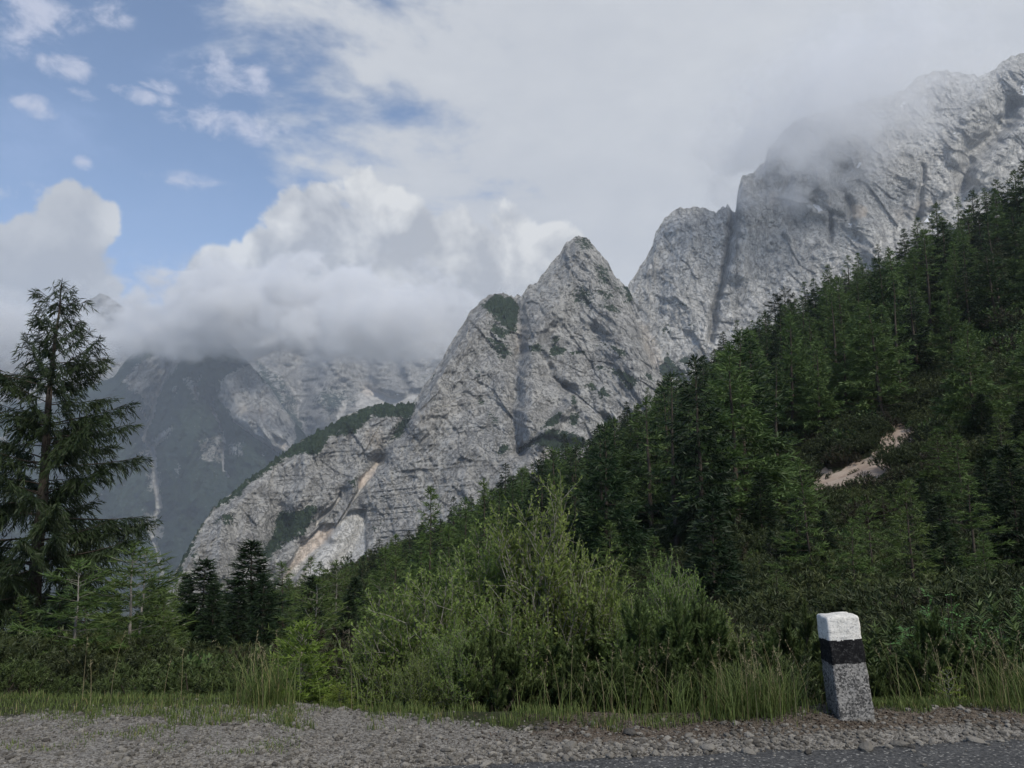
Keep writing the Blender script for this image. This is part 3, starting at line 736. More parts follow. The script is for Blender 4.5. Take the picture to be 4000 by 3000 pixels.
def build_ground():
    M['ground'] = ground_material()
    # near verge, a fine sheet, and beyond it one sheet to the far end of the valley
    x = np.linspace(-7.2, 7.2, 361); y = np.linspace(3.0, 9.0, 181)
    X, Y = np.meshgrid(x, y); grid_mesh('verge', X, Y, M['ground'])
    xr = np.linspace(-1.2, 1.2, 361); D = np.exp(np.linspace(math.log(8.6), math.log(8800), 330))
    XRg, DD = np.meshgrid(xr, D)
    Xf, Yf = XRg * DD, DD
    Zf = zg(Xf, Yf); Zf[0] -= .05; Zf[1] -= .03
    grid_mesh('hillside', Xf, Yf, M['ground'], Zf)
    # asphalt road
    m, nt, out = new_mat('worn_asphalt')
    p = pos(nt)
    vo = nt.nodes.new('ShaderNodeTexVoronoi'); nt.links.new(p, vo.inputs['Vector']); vo.inputs['Scale'].default_value = 85
    sv = nt.nodes.new('ShaderNodeSeparateColor'); nt.links.new(vo.outputs['Color'], sv.inputs[0])
    chip = E(nt, sv.outputs[0]); n1 = noise(nt, p, 3, 5, .6); n2 = noise(nt, p, 120, 3, .6)
    c = mixc(nt, (chip * .6 + n2 * .6 + n1 * .4 - .3).ss(.2, .9), (.026, .027, .029), (.090, .090, .090))
    c = mixc(nt, chip.ss(.93, .96), c, (.24, .235, .22))
    finish(nt, out, c, .85, n2 + (1.0 - E(nt, vo.outputs['Distance'])) * .6, .7, .006, .3)
    xs = np.concatenate([np.linspace(-60, -7, 12), np.linspace(-6.8, 6.8, 240), np.linspace(7, 60, 12)]); ts = np.concatenate([np.linspace(-9, -1.2, 8), np.linspace(-1.1, .0, 24)])
    X, T = np.meshgrid(xs, ts)
    rag = .10 * fbm(np.stack([X, X * 0, X * 0], -1).reshape(-1, 3) / .45, 4).reshape(X.shape)
    Y = edge_y(X) + T + rag * sstep(T, -.5, 0)
    Z = np.where(T > -.04, -.03, .006) + 0 * X
    i = np.arange(X.size).reshape(X.shape)
    f = np.stack([i[:-1, :-1], i[:-1, 1:], i[1:, 1:], i[1:, :-1]], -1).reshape(-1, 4)
    o = obj('road', mesh_np('road', np.stack([X, Y, Z], -1).reshape(-1, 3), [f], [m], True)); o['kind'] = 'structure'


build_ground()

# ------------------------------------------------------------------ conifers
def unit(v): return v / (np.linalg.norm(v, axis=-1, keepdims=True) + 1e-9)


def conifer(seed, H, Rc, z0, nb, a_top, a_bot, droop, tipup, tw, tuft, hang, leaf_m, bark_m, lean=0.0, prof=.85, trunk_r=None, gap=.12, bare=.0, flat=.35, kite=False, dead=0, whorl=0):
    """trunk mesh and crown mesh of a conifer standing at the origin
    tw = (twigs per metre of branch, twig length share, tufts per metre), tuft = (length, width)"""
    g = np.random.RandomState(seed); wood, crown = MB(), MB()
    tr = trunk_r or H * .016
    hh = np.linspace(-.4, H, 14)
    bx = lean * (hh / H) * H + np.cumsum(g.normal(0, H * .0025, 14)); by = np.cumsum(g.normal(0, H * .0025, 14))
    wood.tube(np.stack([bx, by, hh], 1), np.maximum(tr * (1 - np.clip(hh, 0, H) / H) ** .85, tr * .06) * (1 + .35 * np.exp(-np.clip(hh, 0, H) / (H * .03))), 8)
    P_, D_, L_, R_ = [], [], [], []
    az = g.uniform(0, 6.28)
    for i in range(nb):
        t = (i + g.uniform(-.4, .4)) / nb; t = min(max(t, 0), .995)
        if whorl: t = min((i // whorl * whorl + g.normal(0, .22 * whorl)) / nb, .995); t = max(t, 0)
        h = z0 + (H - z0) * t
        az += 2.4 + g.uniform(-.5, .5)
        if g.rand() < gap: continue
        Lb = Rc * ((1 - t) ** prof * (.9 + .1 * (1 - t)) + .02) * g.uniform(.62, 1.15)
        if t < .12: Lb *= g.uniform(.5, 1.0)
        el = R(a_bot + (a_top - a_bot) * t ** 1.3 + g.uniform(-9, 9))
        o = np.array([np.interp(h, hh, bx), np.interp(h, hh, by), h])
        s = np.linspace(0, 1, 7)
        rad = Lb * s; zz = Lb * (math.tan(el) * s - droop * s ** 2 + tipup * s ** 3.2)
        bend = g.uniform(-.18, .18)
        ca, sa = np.cos(az + bend * s), np.sin(az + bend * s)
        pts = o + np.stack([rad * ca, rad * sa, zz], 1)
        wood.tube(pts, np.maximum(tr * .17 * (Lb / Rc) * (1 - s * .85), .004 + H * .0003), 4)
        if g.rand() < bare and t < .5: continue
        # twigs left and right of the branch
        nT = max(3, int(Lb * tw[0])); st = np.sort(g.uniform(.12, 1, nT)) ** .8
        seg = np.gradient(pts, axis=0)
        base = np.stack([np.interp(st, s, pts[:, k]) for k in range(3)], 1)
        fw = unit(np.stack([np.interp(st, s, seg[:, k]) for k in range(3)], 1))
        side = unit(np.cross(fw, [0, 0, 1.])) * np.where(np.arange(nT) % 2, 1, -1)[:, None]
        an = g.uniform(.55, 1.15, nT)[:, None]
        td = unit(fw * np.cos(an) + side * np.sin(an) + np.array([0, 0, 1.]) * (g.normal(0, flat * .5, nT)[:, None]) - np.array([0, 0, hang]))
        lt = Lb * tw[1] * (1.1 - st * .75) * g.uniform(.5, 1.1, nT) + tuft[0] * .6
        br = g.uniform(.2, .8)
        # the branch itself carries needles too
        base = np.concatenate([base, base[:: 2]]); td = np.concatenate([td, fw[:: 2]]); lt = np.concatenate([lt, np.full(len(base) - nT, Lb * .2)])
        nK = np.maximum(2, (lt * tw[2]).astype(int))
        idx = np.repeat(np.arange(len(base)), nK)
        u = np.concatenate([(np.arange(k) + .5) / k for k in nK]) + g.uniform(-.1, .1, len(idx))
        pp = base[idx] + td[idx] * (lt[idx] * u)[:, None] - np.array([0, 0, 1.]) * (hang * .5 * lt[idx] * u ** 2)[:, None]
        dd = unit(td[idx] * 1.0 + g.normal(0, .42, (len(idx), 3)) + np.array([0, 0, -hang * .7]))
        P_.append(pp); D_.append(dd); L_.append(tuft[0] * g.uniform(.6, 1.25, len(idx)))
        rel = Lb * st.mean()
        R_.append(np.clip(br * .5 + .25 * g.rand(len(idx)) + .25 * u, 0, 1))  # tint darkens toward the branch: inner crown shade put into needle colour
    # leader
    n = 40; hz = H - np.abs(g.normal(0, H * .04, n)); P_.append(np.stack([np.interp(hz, hh, bx), np.interp(hz, hh, by), hz], 1)); D_.append(unit(g.normal(0, .6, (n, 3)) + [0, 0, .7])); L_.append(np.full(n, tuft[0])); R_.append(g.rand(n))
    P, D, L, Rn = map(np.concatenate, (P_, D_, L_, R_))
    sd = unit(np.cross(D, g.normal(0, 1, D.shape)))
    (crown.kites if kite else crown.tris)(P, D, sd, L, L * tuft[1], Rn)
    for k in range(dead):
        h = z0 * g.uniform(.35, 1.0) + .1 * H * g.rand(); a = g.uniform(0, 6.28); l = Rc * g.uniform(.35, .8)
        s = np.linspace(0, 1, 5)[:, None]
        wood.tube(np.array([np.interp(h, hh, bx), 0, h]) + s * l * np.array([math.cos(a), math.sin(a), g.uniform(-.1, .35)]) + s ** 2 * np.array([0, 0, g.uniform(-.2, .2)]), np.linspace(tr * .25, tr * .06, 5), 4)
    return wood.mesh('trunk', bark_m, True), crown.mesh('crown', leaf_m)


def plant_tree(name, meshes, loc, label, cat='tree', group=None, rz=0.0, s=1.0, sz=None, names=('trunk', 'crown'), tilt=(0, 0)):
    e = obj(name, None, None, loc); e.rotation_euler = (tilt[0], tilt[1], rz); e.scale = (s, s, sz or s); e.empty_display_size = .3
    for nm, me in zip(names, meshes): obj(nm, me, e)
    return tag(e, label, cat, group)


def stand(px, py, D):
    """a spot on the ground at distance D under photo column px (taken at row py)"""
    x = float(ray(px, py)[0]) * D
    return np.array([x, D, float(zg(x, D))])


def tree_at(name, meshes, H0, px, py_top, D, label, group=None, rz=0., sw=1.0, tilt=(0, 0), cat='tree', sink=0.05):
    """a tree whose tip shows at (px, py_top), rooted at distance D"""
    p = at(px, py_top, D); z = float(zg(p[0], D)) - sink
    h = p[2] - z
    s = h / H0
    return plant_tree(name, meshes, (p[0], D, z), label, cat, group, rz, s * sw, s, tilt=tilt)


def build_forest():
    g = np.random.RandomState(11)
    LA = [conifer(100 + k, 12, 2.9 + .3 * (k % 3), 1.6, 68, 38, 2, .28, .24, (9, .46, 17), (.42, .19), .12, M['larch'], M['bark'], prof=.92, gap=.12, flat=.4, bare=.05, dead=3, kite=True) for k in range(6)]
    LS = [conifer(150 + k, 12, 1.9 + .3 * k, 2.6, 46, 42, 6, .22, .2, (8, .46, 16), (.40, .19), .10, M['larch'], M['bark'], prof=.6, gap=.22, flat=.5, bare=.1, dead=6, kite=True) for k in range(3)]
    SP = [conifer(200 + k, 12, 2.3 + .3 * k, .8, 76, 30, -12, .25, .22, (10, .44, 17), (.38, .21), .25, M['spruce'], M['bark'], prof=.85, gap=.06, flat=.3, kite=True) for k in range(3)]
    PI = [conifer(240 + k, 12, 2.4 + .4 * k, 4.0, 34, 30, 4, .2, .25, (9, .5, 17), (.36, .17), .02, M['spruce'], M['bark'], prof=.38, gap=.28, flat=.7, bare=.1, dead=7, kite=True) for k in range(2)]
    G = 'conifers of the hillside forest'
    # trees told apart against rock and sky: (column, tip row, distance, kind, label)
    sky = [(4060, 600, 190, 0, 0), (4000, 631, 195, 1, 0), (3960, 664, 200, 0, 0), (3900, 704, 205, 2, 0), (3847, 737, 210, 0, 1), (3787, 744, 210, 1, 0), (3728, 770, 215, 0, 1), (3650, 800, 210, 2, 0), (3582, 850, 200, 0, 0), (3529, 896, 210, 1, 0),
           (3429, 956, 215, 0, 1), (3350, 989, 220, 1, 0), (3303, 1002, 220, 0, 1), (3232, 1036, 220, 2, 0), (3180, 1090, 225, 0, 0), (3138, 1101, 225, 0, 1), (3065, 1130, 230, 1, 3), (3029, 1148, 230, 1, 3), (2985, 1215, 230, 0, 0), (2935, 1250, 225, 2, 0),
           (2877, 1253, 235, 0, 1), (2827, 1297, 215, 2, 2), (2740, 1394, 235, 1, 1), (2700, 1400, 240, 0, 1), (2639, 1448, 230, 0, 3), (2595, 1463, 235, 1, 3), (2519, 1516, 225, 0, 1), (2454, 1570, 200, 1, 2), (2400, 1640, 190, 0, 0), (2352, 1661, 200, 2, 1),
           (2300, 1720, 180, 1, 0), (2215, 1697, 170, 0, 2), (2168, 1769, 175, 2, 1), (2117, 1762, 165, 1, 2), (2050, 1850, 150, 0, 0), (1976, 1813, 140, 2, 2), (1897, 1905, 140, 1, 0), (1840, 1950, 135, 0, 1), (1774, 1943, 130, 0, 2), (1700, 2020, 135, 1, 0),
           (1648, 2054, 125, 1, 2), (1603, 2072, 128, 0, 2), (1530, 2127, 130, 0, 1), (1473, 2108, 110, 1, 2), (1420, 2170, 135, 0, 0), (1360, 2190, 150, 1, 0), (1300, 2205, 150, 2, 2), (1250, 2195, 160, 1, 0), (1190, 2240, 150, 0, 2), (1120, 2250, 160, 2, 0), (1060, 2290, 150, 1, 2), (1180, 2260, 165, 0, 0)]
    kinds = {0: LA, 1: LS, 2: SP, 3: PI}
    nm = {0: 'larch_tree', 1: 'larch_tree', 2: 'spruce_tree', 3: 'pine_tree'}
    spots = []
    for px, py, D, v, k in sky:
        m = kinds[k]; x = at(px, py, D)
        where = ('against the cliff wall' if px > 2480 else 'against the pyramid peak' if px > 1640 else 'along the lower edge of the forest')
        what = {0: 'feathery green larch', 1: 'slender open larch', 2: 'dense dark spruce', 3: 'ragged flat-topped pine'}[k]
        spots.append((float(x[0]), D))
        tree_at(nm[k], m[v % len(m)], 12, px, py, D, f'{what} on the skyline {where}', G, g.uniform(0, 6.28), g.uniform(.9, 1.2) * (1.5 if px < 1750 else 1.0), (g.normal(0, .025), g.normal(0, .025)))
    # single trees that stand out inside the slope: column, tip row, distance, kind, width, label
    one = [(3440, 1010, 120, 'a', 1.0, 'tall larch with long bare trunk above the scree gully'), (3690, 1130, 100, 'a', .9, 'larch with pale curved stem beside the grassy bank'), (3160, 1240, 105, 'a', 1.25, 'broad green larch in the middle of the forest slope'),
           (3290, 1300, 95, 'a', 1.15, 'wide larch with heavy lower boughs above the scree path'), (3775, 1270, 62, 'a', 1.05, 'larch with visible grey trunk beside the pale rocks on the upper slope'), (4000, 1250, 66, 'a', 1.1, 'larch at the edge of the photo beside the pale rocks'),
           (2560, 1700, 80, 'a', .95, 'tall bright larch low in the middle of the forest'), (2680, 1860, 78, 'a', .8, 'narrow larch beside the tall bright larch, in front of dark wood'), (2960, 1830, 70, 'a', .8, 'small larch left of the scree gully'), (2390, 2010, 52, 'a', .9, 'light green young larch behind the willow bushes'),
           (2660, 1560, 120, 'a', 1.0, 'larch standing just under the tree line in the middle'), (2900, 1960, 60, 'a', 1.3, 'broad low larch at the foot of the dark slope'), (2820, 2010, 66, 'a', 1.0, 'low larch at the foot of the forest beside a broader one'), (3230, 2100, 40, 'a', .9, 'small feathery larch growing from the dark scrub')]
    for px, py, D, k, w, lab in one:
        m = LA[int(g.randint(6))]; x = at(px, py, D); spots.append((float(x[0]), D))
        tree_at('larch_tree', m, 12, px, py, D, lab, None, g.uniform(0, 6.28), w, (g.normal(0, .02), g.normal(0, .02)))
    # the rest of the wood
    n = 0
    for _ in range(14000):
        px = g.uniform(1000, 4150); D = math.exp(g.uniform(math.log(42), math.log(245)))
        x = float(ray(px, 1900)[0]) * D; z = float(zg(x, D))
        qx, qy = project(np.array([x, D, z])); qx, qy = float(qx), float(qy)
        if qx > 4250 or qx < 950: continue
        top = np.interp(qx, [1000, 1500, 2000, 2500, 3000, 3500, 4000, 4300], [2330, 2130, 1840, 1560, 1190, 940, 640, 500])
        h = g.uniform(11, 19) * np.interp(qx, [1000, 2000, 2600], [.75, .8, 1.0])
        tip = qy - h * F / D
        if tip < top + 15:
            h = (qy - top - g.uniform(10, 60)) * D / F; tip = qy - h * F / D
            if h < 5: continue
        # scrub and scree slopes stay open
        low = np.interp(qx, [1000, 2350, 2600, 2850, 3050, 3400, 3600, 3750, 4000, 4300], [2700, 2560, 2460, 2240, 1960, 1690, 1580, 1380, 1270, 1240])
        if qy > low: continue
        if bool(poly_in(np.array([qx]), np.array([qy + 40]), SCREE_PX, 5)[0] > .2): continue
        md = min((math.hypot(x - a, (D - b) * .8) for a, b in spots), default=99)
        if md < 2.8 + D * .011: continue
        rows_ = np.linspace(tip + .25 * (qy - tip), qy, 8); cols_ = np.full(8, qx)
        if max((poly_in(cols_ + o_ * h * .22 * F / D, rows_, SCREE_PX, 8)).max() for o_ in (-1, -.5, 0, .5, 1)) > .3 and g.rand() < .95: continue
        spots.append((x, D)); n += 1
        k = int(g.choice([0, 0, 0, 1, 2, 2]))
        m = kinds[k]
        zone = next(t for lim, t in ((1400, 'at the foot of the layered cliff'), (1900, 'left of the willow tops'), (2300, 'behind the tallest willow'), (2700, 'just right of the willow tops'),
                                     (3050, 'left of the scree gully'), (3550, 'above the scree gully'), (9999, 'high by the pale rocks')) if qx < lim)
        what = {0: 'feathery green larch', 1: 'slender open larch', 2: 'dark dense spruce'}[k]
        what = ('tall ' if h > 13.8 else 'short ' if h < 9.5 else 'middling ') + what
        what += ' in front' if D < 90 else ' far back' if D > 165 else ''
        s = h / 12
        plant_tree(nm[k], m[int(g.randint(len(m)))], (x, D, z - .1), f'{what}, {zone}', 'tree', G, g.uniform(0, 6.28), s * g.uniform(.9, 1.25), s, tilt=(g.normal(0, .02), g.normal(0, .02)))
        if n >= 235: break
    print('FOREST', n + len(sky) + len(one))


build_forest()


def scatter(name, protos, P, rot, scl, idx, label, cat=None):
    """one mass of plants: prototype meshes set at many points with geometry nodes"""
    e = obj(name, None)
    k = 0
    o = None
    me = mesh_np(name, P, [np.zeros((0, 3), int)] if False else [np.array([[0, 1, 2]])], (), False, {'pick': idx.astype(float), 'turn': rot, 'size': scl})
    bpy.data.objects.remove(e)
    # points only
    me2 = bpy.data.meshes.new(name); me2.vertices.add(len(P)); me2.vertices.foreach_set('co', np.asarray(P, np.float32).ravel())
    for a, v in (('turn', rot), ('size', scl)):
        t = me2.attributes.new(a, 'FLOAT', 'POINT'); t.data.foreach_set('value', np.asarray(v, np.float32))
    t = me2.attributes.new('pick', 'INT', 'POINT'); t.data.foreach_set('value', np.asarray(idx, np.int32))
    bpy.data.meshes.remove(me)
    o = obj(name, me2)
    c = bpy.data.collections.new(name + '_kinds')
    for q, pm in enumerate(protos): c.objects.link(bpy.data.objects.new(f'{name}_kind_{q}', pm))
    ng = bpy.data.node_groups.new(name, 'GeometryNodeTree')
    ng.interface.new_socket('Geometry', in_out='INPUT', socket_type='NodeSocketGeometry'); ng.interface.new_socket('Geometry', in_out='OUTPUT', socket_type='NodeSocketGeometry')
    N = ng.nodes.new; L = ng.links.new
    gi, go = N('NodeGroupInput'), N('NodeGroupOutput')
    ci = N('GeometryNodeCollectionInfo'); ci.inputs['Collection'].default_value = c; ci.inputs['Separate Children'].default_value = True; ci.inputs['Reset Children'].default_value = True
    ip = N('GeometryNodeInstanceOnPoints'); ip.inputs['Pick Instance'].default_value = True
    def na(nm_, ty):
        n = N('GeometryNodeInputNamedAttribute'); n.data_type = ty; n.inputs[0].default_value = nm_; return n.outputs[0]
    cz = N('ShaderNodeCombineXYZ'); L(na('turn', 'FLOAT'), cz.inputs[2])
    L(gi.outputs[0], ip.inputs['Points']); L(ci.outputs[0], ip.inputs['Instance']); L(na('pick', 'INT'), ip.inputs['Instance Index'])
    L(cz.outputs[0], ip.inputs['Rotation']); L(na('size', 'FLOAT'), ip.inputs['Scale']); L(ip.outputs[0], go.inputs[0])
    md = o.modifiers.new('scatter', 'NODES'); md.node_group = ng
    return tag(o, label, cat, None, 'stuff')


def pine_shrub(seed, Rr, H, ns, shoot, nn, mat, upright=.6, wood=True, nw=.16):
    """dome of bottle-brush pine shoots; shoot = (length, needle length)"""
    g = np.random.RandomState(seed); w, c = MB(), MB()
    th = g.uniform(0, 6.28, ns); rr = Rr * np.sqrt(g.uniform(0, 1, ns)); hz = H * np.sqrt(np.clip(1 - (rr / Rr) ** 2, 0, 1)) * g.uniform(.35, 1.05, ns)
    tip = np.stack([rr * np.cos(th), rr * np.sin(th), hz + .02], 1)
    out = unit(np.stack([np.cos(th), np.sin(th), 0 * th], 1))
    d = unit(out * (rr / Rr * (1 - upright * .6))[:, None] + np.array([0, 0, upright + .25]) + g.normal(0, .22, (ns, 3)))
    sl = shoot[0] * g.uniform(.6, 1.3, ns)
    for i in range(ns):
        if wood and i % 3 == 0:
            b = np.array([tip[i, 0] * .25, tip[i, 1] * .25, 0]); s = np.linspace(0, 1, 4)[:, None]
            w.tube(b + (tip[i] - b) * s + np.array([0, 0, -.12 * H]) * np.sin(s * math.pi), [.022 * H, .016 * H, .012 * H, .007 * H], 4)
    idx = np.repeat(np.arange(ns), nn); u = g.uniform(0, 1, ns * nn)
    dd = d[idx]; a = unit(np.cross(dd, g.normal(0, 1, dd.shape)))
    nd = unit(dd * .75 + a * .8)
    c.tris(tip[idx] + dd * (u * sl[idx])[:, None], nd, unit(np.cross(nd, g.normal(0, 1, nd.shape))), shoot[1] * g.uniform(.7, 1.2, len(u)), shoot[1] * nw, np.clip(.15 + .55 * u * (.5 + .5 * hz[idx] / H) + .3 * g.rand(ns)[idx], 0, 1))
    cr = c.mesh('needles', mat)
    return (w.mesh('stems', M['bark'], True) if wood else None, cr)


def build_scrub():
    g = np.random.RandomState(5)
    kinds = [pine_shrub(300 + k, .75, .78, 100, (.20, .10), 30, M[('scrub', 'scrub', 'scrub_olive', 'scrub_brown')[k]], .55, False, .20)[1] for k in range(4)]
    # leafy bushes mixed in
    for k in range(2):
        c = MB(); n = 700; th = g.uniform(0, 6.28, n); q = g.uniform(0, 1, n) ** .5; hz = .7 * np.sqrt(1 - q ** 2) * g.uniform(.3, 1, n)
        P = np.stack([.7 * q * np.cos(th), .7 * q * np.sin(th), hz], 1); d = unit(P * [1, 1, .6] + g.normal(0, .35, (n, 3)) + [0, 0, .25])
        c.kites(P, d, unit(np.cross(d, g.normal(0, 1, (n, 3)))), g.uniform(.07, .14, n), .06, g.rand(n) * .9)
        kinds.append(c.mesh('leaf_bush', M['larch']))
    N_ = 52000
    D = np.exp(g.uniform(math.log(11), math.log(240), N_)); xr = g.uniform(-.72, .78, N_); x = xr * D
    z = zg(x, D); px, py = project(np.stack([x, D, z], -1))
    keep = np.ones(N_, bool)
    keep &= ~(((scar(px, py, 10) > .3) | (scar(px, py - 35, 10) > .4)) & (g.rand(N_) > .04))
    keep &= (px > -250) & (px < 4250) & (py > 500)
    # density falls with distance: larger clumps there
    size = .40 + D * .0135 - .10 * (x < 0)
    dens = np.clip(g.rand(N_), 0, 1) < np.clip(.95 - .0 * D, .2, 1)
    keep &= dens
    # near strip in front of the shrubs stays free
    keep &= D > 11.5
    keep &= ~((x < 0) & (D < 28) & (g.rand(N_) < .6))
    P = np.stack([x, D, z - .05], -1)[keep]; D = D[keep]; px, py = px[keep], py[keep]
    light = fbm(P / 14, 3); pat = fbm(P / 6 + 40, 3) + g.normal(0, .10, len(P))
    grassy = poly_in(px, py, [(3650, 1450), (3800, 1240), (4100, 1050), (4100, 1420), (3850, 1470)], 60) > .5
    idx = np.where((light + g.normal(0, .25, len(P)) > .42) | (grassy & (g.rand(len(P)) < .75)), g.randint(4, 6, len(P)), np.where(pat > .22, 2, np.where(pat < -.28, 3, g.randint(0, 2, len(P)))))
    s = size[keep] * np.clip(np.exp(g.normal(-.08, .36, len(P))), .45, 2.0) * (1 + .6 * fbm(P / 5 + 9, 2))
    print('SCRUB', len(P))
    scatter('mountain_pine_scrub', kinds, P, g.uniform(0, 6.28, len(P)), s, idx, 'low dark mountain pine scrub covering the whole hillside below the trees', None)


build_scrub()

# ------------------------------------------------------------------ trees and shrubs beside the road
def willow(seed, H, W, nst, leaf, lean=(0, 0), nsh=7, npl=16):
    """upright many-stemmed bush with narrow leaves"""
    g = np.random.RandomState(seed); wood, lv = MB(), MB()
    for i in range(nst):
        a = g.uniform(0, 6.28); q = math.sqrt(g.rand()); h = H * (1 - .45 * q ** 2) * g.uniform(.7, 1.05)
        tip = np.array([q * W * math.cos(a) + lean[0], q * W * .75 * math.sin(a) + lean[1], h])
        s = np.linspace(0, 1, 8)[:, None]; b = np.array([tip[0] * .12, tip[1] * .12, -.05])
        pts = b + (tip - b) * np.concatenate([s ** 1.25, s ** 1.25, s ** .9], 1) + np.cumsum(g.normal(0, .012 * H, (8, 3)), 0) * s
        wood.tube(pts, np.linspace(.011 * H ** .7, .003, 8), 5)
        ss_ = g.uniform(.22, 1, nsh); sh = np.stack([np.interp(ss_, s[:, 0], pts[:, k]) for k in range(3)], 1)
        sh = np.concatenate([sh, pts[-1:], pts[-1:]])
        ax = unit(pts[-1] - pts[0])
        d = unit(g.normal(0, .6, (len(sh), 3)) + ax * .9 + [0, 0, .35]); l = g.uniform(.18, .42, len(sh)) * H ** .5 * .75
        for j in range(len(sh)):
            e = sh[j] + d[j] * l[j]
            wood.tube(np.stack([sh[j], (sh[j] + e) / 2 + g.normal(0, .012, 3), e]), [.004, .003, .0015], 3)
            n = npl; u = (np.arange(n) + .6) / n
            P = sh[j] + d[j] * (l[j] * u)[:, None]
            ld = unit(d[j] * .8 + unit(np.cross(d[j], g.normal(0, 1, (n, 3)))) * .85)
            lv.kites(P, ld, unit(np.cross(ld, g.normal(0, 1, (n, 3)))), leaf * g.uniform(.6, 1.2, n) * (1.05 - .35 * u), leaf * .36, np.clip(g.rand() * .4 + u * .35 + .25 * g.rand(n), 0, 1))
    return wood.mesh('stems', M['twig'], True), lv.mesh('leaves', M['willow'])


def upright_pine(seed, H, W, nst):
    """young mountain pine: upright candles thick with needles"""
    g = np.random.RandomState(seed); wood, c = MB(), MB()
    for i in range(nst):
        a = g.uniform(0, 6.28); q = math.sqrt(g.rand()) if i else 0; h = H * (1 - .5 * q ** 1.5) * g.uniform(.8, 1.0)
        s = np.linspace(0, 1, 8)
        r = W * q * np.minimum(1, s * 1.6) ** .8
        pts = np.stack([r * math.cos(a), r * math.sin(a), h * s ** 1.15], 1) + np.cumsum(g.normal(0, .008, (8, 3)), 0)
        wood.tube(pts, np.linspace(.022, .006, 8) * H ** .5, 5)
        whorls = [(pts[-1], unit(pts[-1] - pts[-2]), .18 * H ** .5)]
        for k in range(5):
            u = g.uniform(.3, .95); p = np.array([np.interp(u, s, pts[:, m]) for m in range(3)])
            for m in range(3):
                dd = unit(np.array([*g.normal(0, 1, 2), 0])) * .75 + np.array([0, 0, .75]); l = g.uniform(.10, .24) * H ** .5
                e = p + unit(dd) * l * .55
                wood.tube(np.stack([p, e]), [.007, .005], 4); whorls.append((e - unit(dd) * l * .2, unit(dd + [0, 0, .5]), l))
        ln = [(pts[k], unit(pts[k + 1] - pts[k]), np.linalg.norm(pts[k + 1] - pts[k])) for k in range(4, 7)]
        for p, dd, l in whorls + ln:
            n = int(90 + 520 * l); u = g.rand(n); ds = unit(np.cross(dd, g.normal(0, 1, (n, 3)))); nd = unit(dd * g.uniform(.55, .95, n)[:, None] + ds * .75)
            c.tris(p + dd * (l * u)[:, None], nd, unit(np.cross(nd, g.normal(0, 1, (n, 3)))), (.062 * g.uniform(.7, 1.15, n)), .011, np.clip(.1 + .5 * u + .4 * g.rand(), 0, 1))
    return wood.mesh('stems', M['bark'], True), c.mesh('needles', M['pine'])


def leafy_bush(seed, H, W, n):
    """rowan-like bush: arching twigs with paired broad leaflets"""
    g = np.random.RandomState(seed); wood, lv = MB(), MB()
    for i in range(n):
        a = g.uniform(0, 6.28); q = math.sqrt(g.rand()); tip = np.array([q * W * math.cos(a), q * W * .7 * math.sin(a), H * (1 - .5 * q * q) * g.uniform(.55, 1)])
        s = np.linspace(0, 1, 6)[:, None]; pts = tip * np.concatenate([s ** 1.4, s ** 1.4, s], 1)
        wood.tube(pts, np.linspace(.014, .003, 6), 4)
        for k in range(7):
            u = g.uniform(.35, 1); p = np.array([np.interp(u, s[:, 0], pts[:, m]) for m in range(3)])
            d = unit(g.normal(0, 1, 3) * [1, 1, .25] + unit(tip) * .5); l = g.uniform(.12, .2)
            m = 11; uu = (np.arange(m) + 1) / m; sd = unit(np.cross(d, [0, 0, 1.])) * np.where(np.arange(m) % 2, 1, -1)[:, None]
            P = p + d * (l * uu)[:, None] - np.array([0, 0, .05]) * (uu ** 2)[:, None]
            ld = unit(d * .55 + sd * .85 + [0, 0, -.12] + g.normal(0, .12, (m, 3)))
            lv.kites(P, ld, unit(np.cross(ld, [0, 0, 1.]) * .0 + np.cross(np.cross(ld, [0, 0, 1.]), ld) * .2 + np.cross(ld, [0.0, 0, 1.])), .055 * g.uniform(.7, 1.1, m), .021, np.clip(.25 + .5 * g.rand() + .2 * g.rand(m), 0, 1))
    return wood.mesh('stems', M['bark'], True), lv.mesh('leaves', M['broad'])


